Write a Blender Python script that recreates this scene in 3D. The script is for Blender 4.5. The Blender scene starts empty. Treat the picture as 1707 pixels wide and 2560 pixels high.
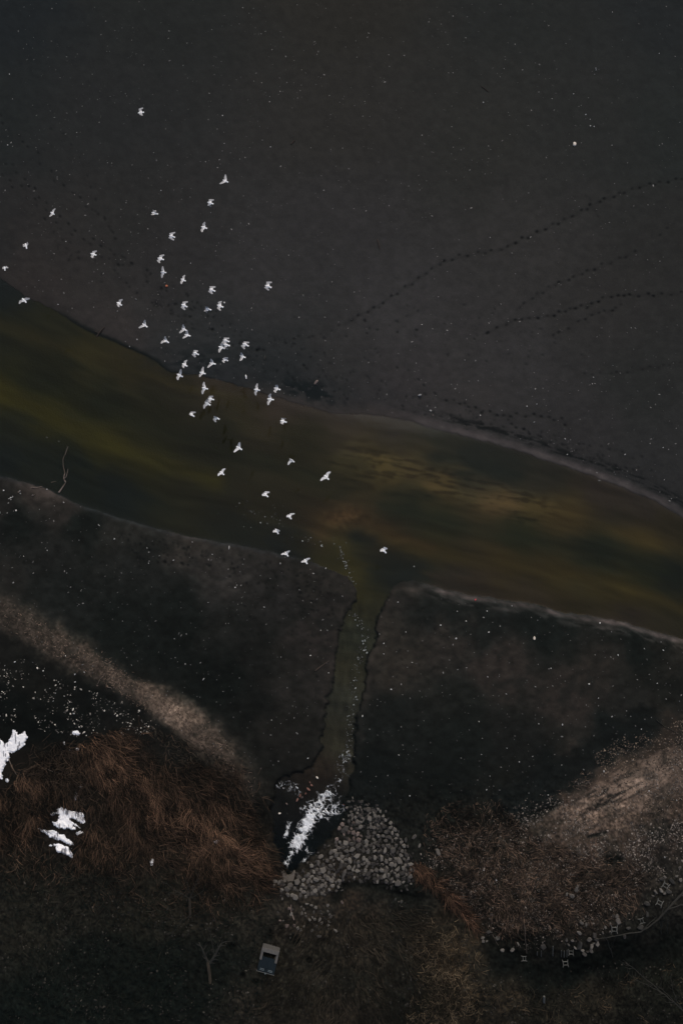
import bpy, bmesh, math, random
import numpy as np
from mathutils import Vector, Matrix, noise as mnoise

# ------------------------------------------------------------------ camera, sky, sun, exposure
SC = bpy.context.scene
COL = SC.collection
SRC_W, SRC_H = 1707.0, 2560.0
FPX = 24.0 / 36.0 * SRC_H                 # focal length in photo pixels
TILT = math.radians(12.0)
CAM_D = FPX / 25.0                        # 25 photo pixels to the metre at the middle of the picture
CAM_H = CAM_D * math.cos(TILT)
CAM_Y = -CAM_D * math.sin(TILT)
cam_data = bpy.data.cameras.new("drone_camera")
cam_data.sensor_fit = 'VERTICAL'; cam_data.sensor_height = 36.0; cam_data.sensor_width = 24.0
cam_data.lens = 24.0; cam_data.clip_end = 6000.0; cam_data.clip_start = 0.5
cam = bpy.data.objects.new("drone_camera", cam_data); COL.objects.link(cam)
cam.location = (0.0, CAM_Y, CAM_H); cam.rotation_euler = (TILT, 0, 0)
SC.camera = cam
SC.render.resolution_x, SC.render.resolution_y = 682, 1024

SUN_EL, SUN_AZ = math.radians(48), math.radians(12)      # azimuth from +Y (top of the picture), clockwise
W = bpy.data.worlds.new("World"); SC.world = W; W.use_nodes = True
nt = W.node_tree; bg = nt.nodes["Background"]
sky = nt.nodes.new("ShaderNodeTexSky"); sky.sky_type = 'NISHITA'; sky.sun_disc = False
sky.sun_elevation = SUN_EL; sky.sun_rotation = SUN_AZ
sky.air_density = 1.0; sky.dust_density = 5.0; sky.ozone_density = 1.0
nt.links.new(sky.outputs[0], bg.inputs[0]); bg.inputs[1].default_value = 0.13
sd_ = bpy.data.lights.new("sun", 'SUN'); sd_.energy = 0.9; sd_.angle = math.radians(45); sd_.color = (1.0, 0.95, 0.88)
sun = bpy.data.objects.new("sun", sd_); COL.objects.link(sun)
sdir = Vector((math.sin(SUN_AZ) * math.cos(SUN_EL), math.cos(SUN_AZ) * math.cos(SUN_EL), math.sin(SUN_EL)))
sun.rotation_euler = sdir.to_track_quat('Z', 'Y').to_euler(); sun.location = (0, 0, 120)
SC.view_settings.view_transform = 'Standard'; SC.view_settings.look = 'None'
SC.view_settings.exposure = -0.26; SC.view_settings.gamma = 1.0
SC.cycles.use_denoising = True; SC.cycles.denoiser = 'OPENIMAGEDENOISE'; SC.cycles.denoising_input_passes = 'RGB_ALBEDO_NORMAL'; SC.cycles.denoising_prefilter = 'ACCURATE'
SC.cycles.max_bounces = 5; SC.cycles.diffuse_bounces = 2; SC.cycles.transparent_max_bounces = 8

KILL = 0.80          # diffuse light level: a matt white renders at about this linear value
rng = np.random.default_rng(7)
random.seed(7)

# ------------------------------------------------------------------ helpers
CT, ST = math.cos(TILT), math.sin(TILT)
def P(u, v, z=0.0):
    """ground (or air) point at height z under photo pixel (u, v)"""
    u = np.asarray(u, float); v = np.asarray(v, float); z = np.asarray(z, float)
    x = (u - SRC_W / 2) / FPX; y = -(v - SRC_H / 2) / FPX
    yy = y * CT + ST; zz = y * ST - CT
    t = (z - CAM_H) / zz
    return np.stack([t * x, CAM_Y + t * yy, z + 0 * t], -1)
def Pv(u, v, z=0.0): return Vector(P(u, v, z).tolist())
def mpp(v):
    """metres per photo pixel across, on the ground at row v"""
    y = -(v - SRC_H / 2) / FPX
    return (CAM_H / (CT - y * ST)) / FPX
def lin(c):
    c = np.asarray(c, float) / 255.0
    return np.where(c <= 0.04045, c / 12.92, ((c + 0.055) / 1.055) ** 2.4)
def alb(c): return np.clip(lin(c) / KILL, 0, 0.92)

_LAT = {}
def vnoise(x, y, seed=0):
    if seed not in _LAT: _LAT[seed] = np.random.default_rng(1000 + seed).random((256, 256)).astype(np.float32)
    L = _LAT[seed]
    xi = np.floor(x); yi = np.floor(y); fx = (x - xi); fy = (y - yi)
    xi = xi.astype(np.int64) & 255; yi = yi.astype(np.int64) & 255
    fx = fx * fx * (3 - 2 * fx); fy = fy * fy * (3 - 2 * fy)
    x1 = (xi + 1) & 255; y1 = (yi + 1) & 255
    a = L[xi, yi] * (1 - fx) + L[x1, yi] * fx
    b = L[xi, y1] * (1 - fx) + L[x1, y1] * fx
    return a * (1 - fy) + b * fy
def fbm(x, y, seed=0, octv=4, gain=0.5):
    s = 0; a = 1; tot = 0
    for i in range(octv):
        s = s + a * vnoise(x * 2 ** i + 17.3 * i, y * 2 ** i - 9.1 * i, seed + i); tot += a; a *= gain
    return s / tot
def sst(a, b, x):
    t = np.clip((x - a) / (b - a), 0, 1); return t * t * (3 - 2 * t)
def inside(poly, u, v):
    u = np.asarray(u, float); v = np.asarray(v, float); r = np.zeros(u.shape, bool)
    n = len(poly)
    for i in range(n):
        x1, y1 = poly[i]; x2, y2 = poly[(i + 1) % n]
        if y1 == y2: continue
        c = ((y1 > v) != (y2 > v)) & (u < (x2 - x1) * (v - y1) / (y2 - y1) + x1)
        r ^= c
    return r
def pdist(pts, u, v, closed=False):
    d = np.full(np.shape(u), 1e12)
    n = len(pts)
    for i in range(n if closed else n - 1):
        x1, y1 = pts[i]; x2, y2 = pts[(i + 1) % n]
        dx, dy = x2 - x1, y2 - y1; L = dx * dx + dy * dy + 1e-9
        t = np.clip(((u - x1) * dx + (v - y1) * dy) / L, 0, 1)
        d = np.minimum(d, (u - x1 - t * dx) ** 2 + (v - y1 - t * dy) ** 2)
    return np.sqrt(d)
def sdist(poly, u, v):
    d = pdist(poly, u, v, True); return np.where(inside(poly, u, v), -d, d)
def idw(ctrl, u, v, soft=55.0, power=2.2):
    num = np.zeros(np.shape(u) + (3,)); den = np.zeros(np.shape(u))
    for (a, b, c) in ctrl:
        w = 1.0 / ((u - a) ** 2 + (v - b) ** 2 + soft * soft) ** power * 1e9
        num += w[..., None] * np.asarray(c, float); den += w
    return num / den[..., None]

def tag(o, label=None, cat=None, group=None, kind=None):
    if label: o['label'] = label
    if cat: o['category'] = cat
    if group: o['group'] = group
    if kind: o['kind'] = kind
    return o
def link(name, me, parent=None, loc=None):
    o = bpy.data.objects.new(name, me); COL.objects.link(o)
    if parent: o.parent = parent
    if loc is not None: o.location = loc
    return o
def empty(name, loc): 
    o = bpy.data.objects.new(name, None); COL.objects.link(o); o.location = loc; o.empty_display_size = 0.3; return o
def np_mesh(name, verts, faces, mat=None, col=None, smooth=True):
    """verts (n,3), faces (m,k) all the same k; col (n,3) linear point colours"""
    me = bpy.data.meshes.new(name)
    verts = np.asarray(verts, np.float32); faces = np.asarray(faces, np.int32)
    m, k = faces.shape
    me.vertices.add(len(verts)); me.vertices.foreach_set("co", verts.ravel())
    me.loops.add(m * k); me.loops.foreach_set("vertex_index", faces.ravel())
    me.polygons.add(m); me.polygons.foreach_set("loop_start", np.arange(0, m * k, k, dtype=np.int32))
    me.polygons.foreach_set("use_smooth", np.full(m, smooth))
    if col is not None:
        a = me.attributes.new("Col", 'FLOAT_COLOR', 'POINT')
        c4 = np.ones((len(verts), 4), np.float32); c4[:, :3] = col
        a.data.foreach_set("color", c4.ravel())
    me.update(calc_edges=True); me.validate()
    if mat: me.materials.append(mat)
    return me

# ------------------------------------------------------------------ materials
def new_mat(name):
    m = bpy.data.materials.new(name); m.use_nodes = True
    b = m.node_tree.nodes["Principled BSDF"]; return m, m.node_tree, b
def N(t, typ, **kw):
    n = t.nodes.new(typ)
    for k, v in kw.items(): setattr(n, k, v)
    return n
def attr_mat(name, rough=0.75, spec=0.25, nscale=0.0, namt=0.3, bump=0.0, bscale=20.0, bdist=0.02):
    """base colour from the point attribute, broken up by a fine 3-D noise, with a matching bump"""
    m, t, b = new_mat(name)
    a = N(t, "ShaderNodeAttribute", attribute_name="Col")
    out = a.outputs["Color"]
    tc = N(t, "ShaderNodeTexCoord")
    if nscale:
        n = N(t, "ShaderNodeTexNoise"); n.inputs["Scale"].default_value = nscale; n.inputs["Detail"].default_value = 5; n.inputs["Roughness"].default_value = 0.7
        t.links.new(tc.outputs["Object"], n.inputs["Vector"])
        mr = N(t, "ShaderNodeMapRange"); mr.inputs[1].default_value = 0.25; mr.inputs[2].default_value = 0.75
        mr.inputs[3].default_value = 1 - namt; mr.inputs[4].default_value = 1 + namt
        t.links.new(n.outputs["Fac"], mr.inputs[0])
        mx = N(t, "ShaderNodeVectorMath", operation='SCALE')
        t.links.new(out, mx.inputs[0]); t.links.new(mr.outputs[0], mx.inputs["Scale"]); out = mx.outputs[0]
    t.links.new(out, b.inputs["Base Color"])
    b.inputs["Roughness"].default_value = rough; b.inputs["Specular IOR Level"].default_value = spec
    if bump:
        n2 = N(t, "ShaderNodeTexNoise"); n2.inputs["Scale"].default_value = bscale; n2.inputs["Detail"].default_value = 6; n2.inputs["Roughness"].default_value = 0.65
        t.links.new(tc.outputs["Object"], n2.inputs["Vector"])
        bp = N(t, "ShaderNodeBump"); bp.inputs["Strength"].default_value = bump; bp.inputs["Distance"].default_value = bdist
        t.links.new(n2.outputs["Fac"], bp.inputs["Height"]); t.links.new(bp.outputs[0], b.inputs["Normal"])
    return m
def stone_mat(name, c1, c2, nscale=6.0, bump=0.5, rough=0.85):
    """two tones mixed per object (Object Info random) and by a mottled noise"""
    m, t, b = new_mat(name)
    tc = N(t, "ShaderNodeTexCoord"); oi = N(t, "ShaderNodeObjectInfo")
    n = N(t, "ShaderNodeTexNoise"); n.inputs["Scale"].default_value = nscale; n.inputs["Detail"].default_value = 6
    t.links.new(tc.outputs["Object"], n.inputs["Vector"])
    ma = N(t, "ShaderNodeMath", operation='MULTIPLY_ADD'); ma.inputs[1].default_value = 0.8; ma.inputs[2].default_value = -0.4
    t.links.new(n.outputs["Fac"], ma.inputs[0])
    ad = N(t, "ShaderNodeMath", operation='ADD', use_clamp=True)
    t.links.new(ma.outputs[0], ad.inputs[0]); t.links.new(oi.outputs["Random"], ad.inputs[1])
    mx = N(t, "ShaderNodeMixRGB"); mx.inputs[1].default_value = (*alb(c1), 1); mx.inputs[2].default_value = (*alb(c2), 1)
    t.links.new(ad.outputs[0], mx.inputs[0]); t.links.new(mx.outputs[0], b.inputs["Base Color"])
    b.inputs["Roughness"].default_value = rough; b.inputs["Specular IOR Level"].default_value = 0.25
    bp = N(t, "ShaderNodeBump"); bp.inputs["Strength"].default_value = bump; bp.inputs["Distance"].default_value = 0.03
    t.links.new(n.outputs["Fac"], bp.inputs["Height"]); t.links.new(bp.outputs[0], b.inputs["Normal"])
    return m
M_GROUND = attr_mat("mud_and_soil", 0.85, 0.05, 9.0, 0.2, 0.5, 5.0, 0.05)
M_BLADE = attr_mat("dry_reed", 0.9, 0.1)
M_SPECK = attr_mat("shell_grit", 0.8, 0.2)
M_SNOW = attr_mat("old_snow", 0.8, 0.2, 3.0, 0.05, 0.4, 6.0, 0.05)
M_FOAM = attr_mat("water_foam", 0.7, 0.2, 8.0, 0.10, 0.3, 12.0, 0.03)
def _foam_alpha():
    t = M_FOAM.node_tree; b = t.nodes["Principled BSDF"]; a = N(t, "ShaderNodeAttribute", attribute_name="Den"); t.links.new(a.outputs["Fac"], b.inputs["Alpha"])
_foam_alpha()
M_FLECK = attr_mat("drifting_fleck", 0.8, 0.2)
M_GULL = attr_mat("gull_plumage", 0.9, 0.1)
M_ROCK = stone_mat("angular_grey_rock", (38, 36, 34), (96, 92, 86))
M_DARKROCK = stone_mat("dark_damp_rock", (38, 38, 36), (64, 62, 58))
M_PINKROCK = stone_mat("pinkish_rock", (64, 56, 52), (106, 94, 88))
M_REDROCK = stone_mat("red_brown_stone", (76, 52, 45), (120, 90, 79))
M_WHITE = stone_mat("bleached_white", (96, 96, 94), (204, 202, 198), 9.0, 0.2)
M_CREAM = stone_mat("cream_rock", (196, 184, 168), (206, 196, 182), 5.0, 0.3)
M_ORANGE = stone_mat("orange_float", (176, 104, 76), (182, 110, 80), 14.0, 0.1)
M_RED = stone_mat("red_scrap", (176, 66, 72), (186, 76, 80), 9.0, 0.1)
M_WOOD = stone_mat("pale_driftwood", (62, 56, 51), (104, 94, 86), 12.0, 0.4)
M_DWOOD = stone_mat("dark_driftwood", (34, 30, 27), (58, 50, 44), 12.0, 0.4)
M_BARK = stone_mat("weathered_bark", (38, 34, 28), (54, 48, 39), 9.0, 0.8)
M_TWIG = stone_mat("bare_twig", (30, 31, 28), (42, 41, 37), 9.0, 0.4)
M_GREYWOOD = stone_mat("grey_weathered_timber", (62, 63, 60), (88, 88, 84), 14.0, 0.3)
M_CONC = stone_mat("weathered_concrete", (52, 52, 50), (88, 86, 83), 7.0, 0.4)
M_STEEL = stone_mat("blue_black_steel", (13, 22, 26), (15, 25, 29), 4.0, 0.1, 0.55)
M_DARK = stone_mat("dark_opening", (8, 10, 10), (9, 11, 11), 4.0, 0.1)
M_METAL = stone_mat("worn_galvanised_bar", (86, 94, 96), (98, 106, 108), 9.0, 0.1, 0.5)

# ------------------------------------------------------------------ layout in photo pixels
UP = [(-1e4, -3200), (-300, 560), (-100, 650), (0, 697), (65, 740), (142, 779), (240, 836), (327, 871), (388, 900), (425, 932), (500, 938), (566, 954), (660, 984), (740, 1007), (830, 1034), (925, 1035), (1020, 1051), (1110, 1078), (1197, 1100), (1295, 1127), (1404, 1165), (1502, 1198), (1578, 1230), (1644, 1258), (1707, 1296), (1850, 1390), (2100, 1520), (12000, 6500)]
LOW_R = [(12000, 9000), (2100, 1740), (1850, 1640), (1707, 1600), (1633, 1577), (1567, 1557), (1480, 1541), (1415, 1533), (1339, 1511), (1252, 1497), (1176, 1489), (1100, 1470), (1064, 1462), (1030, 1450), (1000, 1455), (985, 1465)]
CH_R = [(963, 1497), (949, 1535), (939, 1570), (930, 1610), (920, 1644), (908, 1699), (904, 1760), (890, 1810), (887, 1865), (882, 1920), (872, 1965), (862, 2010), (846, 2058), (815, 2100), (784, 2135), (752, 2160), (728, 2183)]
CH_L = [(712, 2180), (697, 2140), (682, 2080), (680, 2020), (692, 1965), (705, 1945), (750, 1930), (792, 1905), (806, 1860), (812, 1800), (814, 1770), (822, 1740), (836, 1692), (838, 1640), (848, 1590), (860, 1560), (872, 1520), (884, 1500), (890, 1480), (884, 1460)]
LOW_L = [(866, 1440), (830, 1425), (790, 1408), (735, 1394), (697, 1385), (610, 1366), (545, 1356), (457, 1340), (360, 1312), (283, 1290), (217, 1268), (165, 1246), (110, 1222), (65, 1208), (0, 1192), (-100, 1160), (-400, 1040), (-1e4, -1000)]
WATER = UP + LOW_R + CH_R + CH_L + LOW_L
CHAN = [(985, 1465)] + CH_R + CH_L + LOW_L[:2]
def lin_interp(pts):
    p = sorted(pts); xs = np.array([a for a, b in p]); ys = np.array([b for a, b in p]); return lambda u: np.interp(u, xs, ys)
up_v = lin_interp(UP); 
low_v = lin_interp(LOW_L + LOW_R)
RIDGE = [(-160, 1440), (-40, 1512), (60, 1560), (150, 1612), (240, 1664), (320, 1716), (395, 1757), (470, 1808), (545, 1872), (610, 1935), (650, 1980)]

UPPER = [(0, 0, (27, 31, 33)), (0, 300, (31, 34, 34)), (850, 0, (38, 37, 34)), (400, 0, (33, 35, 34)), (1300, 0, (34, 36, 35)), (1700, 0, (30, 33, 34)), (300, 300, (36, 37, 37)), (853, 300, (41, 40, 38)),  # mud tones, with lens darkening of the top corners painted in
 (853, 550, (45, 44, 44)), (1200, 350, (40, 40, 38)), (1500, 300, (37, 38, 37)), (1700, 350, (34, 37, 36)), (1700, 600, (38, 38, 37)), (1300, 620, (46, 45, 44)), (1000, 800, (50, 49, 49)), (650, 700, (47, 46, 46)), (400, 640, (41, 40, 40)), (300, 560, (38, 38, 37)),
 (0, 560, (36, 36, 36)), (150, 640, (42, 40, 39)), (1300, 900, (47, 46, 46)), (1600, 980, (37, 38, 37)), (1500, 750, (42, 41, 40)), (1690, 1150, (40, 40, 40)), (1450, 1080, (43, 42, 42)), (100, 720, (48, 44, 42)), (300, 835, (53, 49, 47)), (520, 880, (40, 42, 43)),
 (430, 860, (42, 43, 43)), (700, 930, (34, 37, 38)), (800, 985, (38, 39, 40)), (1000, 960, (48, 46, 46)), (1150, 1040, (50, 48, 47)), (820, 900, (46, 45, 44))]
LOWER = [(0, 1270, (30, 29, 28)), (60, 1300, (17, 22, 21)), (200, 1300, (17, 22, 21)), (110, 1238, (46, 42, 39)), (150, 1270, (36, 33, 31)), (100, 1400, (28, 29, 28)), (350, 1400, (27, 29, 28)), (300, 1330, (33, 33, 31)), (470, 1350, (44, 41, 38)), (560, 1460, (42, 40, 38)), (560, 1560, (27, 28, 27)), (420, 1520, (21, 25, 24)), (450, 1600, (17, 21, 20)),
 (560, 1700, (15, 19, 18)), (620, 1620, (23, 24, 23)), (700, 1500, (33, 32, 31)), (780, 1460, (34, 32, 30)), (790, 1600, (37, 34, 32)), (720, 1700, (34, 32, 30)), (700, 1830, (28, 27, 25)), (620, 1780, (19, 21, 20)), (150, 1480, (24, 27, 26)), (300, 1590, (18, 22, 21)), (20, 1440, (32, 31, 29)), (640, 1890, (21, 22, 21)), (660, 1990, (17, 18, 17)),
 (0, 1650, (25, 25, 23)), (100, 1700, (20, 21, 19)), (0, 1750, (12, 16, 15)), (100, 1800, (11, 15, 14)), (230, 1780, (14, 17, 16)), (300, 1790, (19, 21, 20)), (400, 1860, (24, 24, 22)), (500, 1900, (24, 24, 22)), (560, 1960, (22, 21, 19)),
 (950, 1500, (36, 34, 32)), (970, 1560, (42, 39, 35)), (1080, 1500, (24, 27, 26)), (1200, 1540, (22, 26, 25)), (1350, 1570, (19, 24, 23)), (1600, 1600, (16, 21, 20)), (1250, 1660, (41, 37, 34)), (1120, 1600, (40, 37, 34)), (1000, 1660, (41, 38, 34)), (960, 1850, (22, 25, 24)), (930, 1950, (16, 20, 20)), (1150, 1850, (20, 24, 23)), (1130, 1750, (26, 28, 26)), (1420, 1750, (40, 36, 33)), (1500, 1680, (36, 33, 30)), (1560, 1750, (30, 30, 28)), (1690, 1640, (30, 29, 26)), (1690, 1720, (24, 25, 23)),
 (1300, 1850, (24, 25, 24)), (1350, 1930, (16, 20, 20)), (1520, 1830, (17, 22, 22)), (1100, 1960, (16, 20, 19)), (1080, 2040, (19, 21, 19)), (1280, 1990, (20, 22, 20)),
 (1420, 1985, (66, 55, 47)), (1470, 1940, (50, 43, 38)), (1520, 1965, (74, 63, 54)), (1590, 1965, (80, 69, 58)), (1480, 2030, (70, 59, 51)), (1560, 2010, (70, 59, 50)), (1650, 1930, (66, 57, 50)), (1620, 1880, (44, 38, 33)), (1690, 1860, (46, 39, 34)), (1620, 2040, (64, 54, 47)), (1690, 2000, (58, 49, 42)), (1680, 2080, (44, 37, 33)), (1640, 2060, (28, 28, 25)), (1420, 2060, (36, 32, 28)), (1480, 2100, (56, 46, 40)), (1570, 2120, (46, 39, 34)), (1650, 2150, (34, 29, 26)), (1400, 2120, (44, 36, 31)), (1200, 2180, (33, 28, 24)), (1280, 2110, (31, 28, 24)), (1160, 2080, (24, 24, 21)), (1250, 2250, (33, 28, 23)), (1550, 2230, (36, 30, 27)), (1450, 2280, (34, 29, 25)), (1350, 2280, (34, 28, 24)), (1330, 2360, (20, 20, 17)), (1690, 2210, (32, 30, 27)), (1600, 2300, (26, 25, 22)),
 (760, 2290, (36, 32, 28)), (900, 2250, (36, 30, 25)), (1000, 2230, (18, 20, 18)), (900, 2350, (33, 29, 24)), (960, 2450, (26, 25, 21)), (1000, 2540, (18, 20, 17)), (800, 2420, (32, 30, 25)), (860, 2540, (33, 29, 24)), (700, 2440, (31, 29, 24)), (640, 2300, (31, 29, 25)), (640, 2520, (31, 28, 24)), (560, 2430, (16, 20, 18)), (400, 2450, (12, 18, 16)), (100, 2530, (13, 20, 18)), (250, 2400, (13, 18, 16)), (60, 2300, (27, 26, 22)), (200, 2240, (24, 23, 20)), (400, 2260, (28, 26, 21)), (300, 2150, (25, 21, 18)), (470, 2200, (28, 25, 20)), (600, 2200, (24, 21, 18)), (100, 2020, (27, 22, 18)), (300, 1990, (33, 25, 20)), (480, 2080, (34, 26, 21)), (600, 2100, (30, 24, 19)), (210, 1950, (16, 17, 15)), (60, 1930, (24, 21, 18)), (320, 1860, (32, 24, 20)),
 (1140, 2400, (48, 39, 29)), (1100, 2340, (32, 27, 21)), (1180, 2480, (40, 33, 25)), (1080, 2500, (30, 27, 21)), (1250, 2500, (34, 29, 23)), (1230, 2410, (9, 13, 12)), (1330, 2440, (7, 12, 11)), (1450, 2440, (7, 12, 11)), (1560, 2400, (8, 12, 11)), (1650, 2380, (9, 13, 12)), (1600, 2520, (24, 25, 21)), (1500, 2510, (30, 27, 22)), (1400, 2530, (28, 26, 21)), (1690, 2450, (22, 24, 20)), (1650, 2450, (19, 21, 17))]
BED = [(0, 720, (25, 30, 31)), (0, 850, (30, 32, 24)), (0, 985, (48, 46, 20)), (130, 1040, (44, 43, 21)), (0, 1070, (29, 32, 27)), (0, 1150, (24, 29, 29)), (100, 1150, (26, 30, 27)), (120, 830, (34, 35, 25)), (230, 880, (44, 42, 25)), (320, 925, (47, 43, 27)), (130, 930, (28, 30, 21)), (400, 1000, (31, 32, 22)), (260, 1095, (44, 43, 22)), (370, 1150, (38, 38, 24)), (500, 1190, (34, 34, 26)), (270, 1000, (27, 30, 22)), (300, 1230, (23, 28, 28)), (180, 1180, (24, 29, 27)), (560, 1080, (30, 31, 23)), (430, 960, (40, 37, 30)), (560, 965, (53, 47, 42)), (700, 1020, (55, 48, 44)), (850, 1055, (50, 45, 39)), (1000, 1080, (43, 40, 36)),
 (620, 1040, (44, 41, 29)), (750, 1110, (37, 36, 24)), (950, 1165, (64, 56, 34)), (860, 1190, (46, 43, 28)), (1040, 1170, (60, 52, 34)), (1110, 1205, (66, 56, 36)), (1250, 1250, (74, 61, 42)), (1400, 1290, (64, 55, 35)), (1600, 1350, (58, 51, 29)), (1180, 1150, (23, 28, 26)), (1260, 1185, (23, 28, 27)), (1090, 1125, (30, 33, 28)), (1370, 1180, (36, 36, 32)), (1500, 1240, (46, 41, 38)), (1600, 1280, (44, 40, 38)), (850, 1245, (28, 31, 25)), (860, 1290, (70, 53, 38)), (800, 1310, (46, 39, 30)), (960, 1340, (54, 44, 31)), (905, 1345, (23, 27, 26)), (835, 1400, (42, 41, 27)), (895, 1440, (52, 49, 28)), (960, 1410, (24, 29, 30)), (1100, 1310, (36, 37, 25)), (1080, 1370, (48, 44, 29)), (1020, 1260, (28, 32, 24)), (1250, 1390, (52, 45, 29)), (1300, 1330, (34, 37, 24)), (1200, 1440, (44, 39, 34)), (1380, 1430, (48, 43, 27)), (1560, 1480, (54, 49, 27)), (1330, 1480, (46, 41, 34)), (1500, 1360, (26, 31, 25)), (1600, 1420, (30, 34, 25)), (1690, 1400, (21, 27, 27)), (1690, 1330, (44, 40, 30)), (1560, 1540, (40, 36, 34)), (1130, 1450, (40, 37, 34)), (1030, 1440, (25, 30, 31)),
 (650, 1260, (38, 36, 27)), (600, 1320, (29, 32, 29)), (750, 1360, (31, 32, 28)), (700, 1375, (25, 29, 30)), (850, 1340, (50, 46, 30)), (870, 1390, (50, 48, 29)), (880, 1480, (46, 46, 31)), (890, 1520, (50, 49, 35)), (890, 1590, (42, 45, 38)), (870, 1660, (50, 49, 38)), (855, 1760, (46, 47, 41)), (845, 1840, (50, 49, 40)), (780, 1930, (44, 38, 32)), (770, 1990, (30, 28, 25)), (720, 2020, (21, 22, 21)), (830, 2050, (16, 20, 20)), (700, 2120, (12, 16, 16)), (770, 2120, (12, 16, 16)), (720, 2180, (8, 12, 12))]

# trails of footprints: polylines, spacing, sideways scatter
TRAILS = [([(1760, 436), (1707, 446), (1640, 458), (1590, 470), (1560, 482), (1500, 503), (1450, 531), (1400, 555), (1330, 588), (1280, 610), (1262, 622), (1225, 630), (1190, 634), (1150, 642), (1100, 658), (1055, 690), (1010, 722), (975, 742), (940, 768), (895, 790), (860, 812)], 22, 3.0, 1.0),
 ([(1600, 625), (1560, 642), (1510, 662), (1440, 690), (1390, 710), (1355, 730), (1320, 752), (1290, 775)], 22, 3.5, 0.8),
 ([(1760, 728), (1700, 735), (1640, 738), (1600, 738), (1560, 738), (1520, 742), (1480, 758), (1440, 770), (1400, 782), (1360, 792), (1310, 795), (1270, 808), (1240, 822), (1205, 838)], 22, 4.0, 1.0),
 ([(1560, 760), (1530, 775), (1490, 785), (1440, 808), (1380, 840)], 24, 5, 0.7), ([(1545, 770), (1520, 778)], 12, 3, 0.7),
 ([(1760, 895), (1707, 903), (1640, 918), (1580, 925), (1540, 931), (1440, 938)], 22, 4, 0.5),
 ([(700, 850), (780, 842), (870, 846), (900, 832), (1000, 827), (1075, 828)], 46, 4, 0.7), ([(860, 812), (800, 838), (730, 846)], 30, 6, 0.5),
 ([(1100, 1000), (1150, 1008), (1210, 1030), (1250, 1040), (1330, 1038), (1400, 1050), (1425, 1062)], 20, 6, 0.9),
 ([(985, 910), (1050, 955), (1100, 1000)], 30, 10, 0.6), ([(1250, 1060), (1300, 1075), (1360, 1100)], 24, 12, 0.7), ([(1420, 1118), (1500, 1115), (1600, 1150)], 28, 12, 0.5),
 ([(-30, 380), (40, 425), (90, 480), (150, 545), (200, 585), (270, 620), (330, 660)], 24, 8, 0.8), ([(-10, 275), (20, 330), (80, 370), (160, 470), (240, 530), (300, 600)], 30, 9, 0.6),
 ([(130, 320), (170, 350), (210, 410), (240, 520), (290, 590)], 30, 9, 0.5), ([(0, 430), (90, 510), (130, 560), (200, 600)], 26, 8, 0.6), ([(1460, 480), (1480, 520), (1500, 545)], 20, 3, 0.4), ([(1680, 565), (1640, 590)], 20, 4, 0.5)]
FEET = []
for pts, step, scat, st in TRAILS:
    pts = np.array(pts, float); seg = np.hypot(*np.diff(pts, axis=0).T); cs = np.r_[0, np.cumsum(seg)]
    d = rng.random() * step; side = 1
    while d < cs[-1]:
        u = np.interp(d, cs, pts[:, 0]); v = np.interp(d, cs, pts[:, 1])
        i = min(np.searchsorted(cs, d), len(pts) - 1); a = math.atan2(*(pts[i] - pts[i - 1])[::-1]) if i else 0
        off = side * 2.6 + rng.normal() * scat * 0.4
        FEET.append((u - math.sin(a) * off, v + math.cos(a) * off, a, st * (0.55 + 0.65 * rng.random()))); side = -side; d += step * (0.5 + 0.75 * rng.random())
def scatter_feet(poly, n, st):
    xs = [p[0] for p in poly]; ys = [p[1] for p in poly]; k = 0
    while k < n:
        u = rng.uniform(min(xs), max(xs)); v = rng.uniform(min(ys), max(ys))
        if inside(poly, u, v): FEET.append((u, v, rng.random() * 3.14, st * (0.3 + 0.8 * rng.random()))); k += 1
scatter_feet([(330, 650), (430, 690), (620, 840), (700, 900), (640, 930), (520, 870), (430, 800), (340, 740)], 90, 0.65)
scatter_feet([(560, 820), (760, 850), (900, 940), (860, 1010), (700, 960), (600, 900)], 80, 0.55)
scatter_feet([(880, 930), (1150, 1000), (1450, 1110), (1640, 1180), (1600, 1190), (1400, 1130), (1180, 1070), (950, 1010)], 110, 0.5)
scatter_feet([(100, 560), (330, 650), (330, 740), (200, 700)], 40, 0.5)
scatter_feet([(280, 1330), (600, 1380), (820, 1440), (840, 1560), (700, 1520), (540, 1430), (330, 1400)], 190, 0.75)
scatter_feet([(560, 1440), (830, 1560), (800, 1700), (700, 1660), (600, 1560)], 60, 0.5)
scatter_feet([(960, 1520), (1200, 1520), (1300, 1620), (1000, 1720), (930, 1700)], 60, 0.45)
scatter_feet([(860, 760), (1300, 760), (1500, 880), (1200, 960), (900, 900)], 60, 0.45)
FEET = np.array(FEET)

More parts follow.
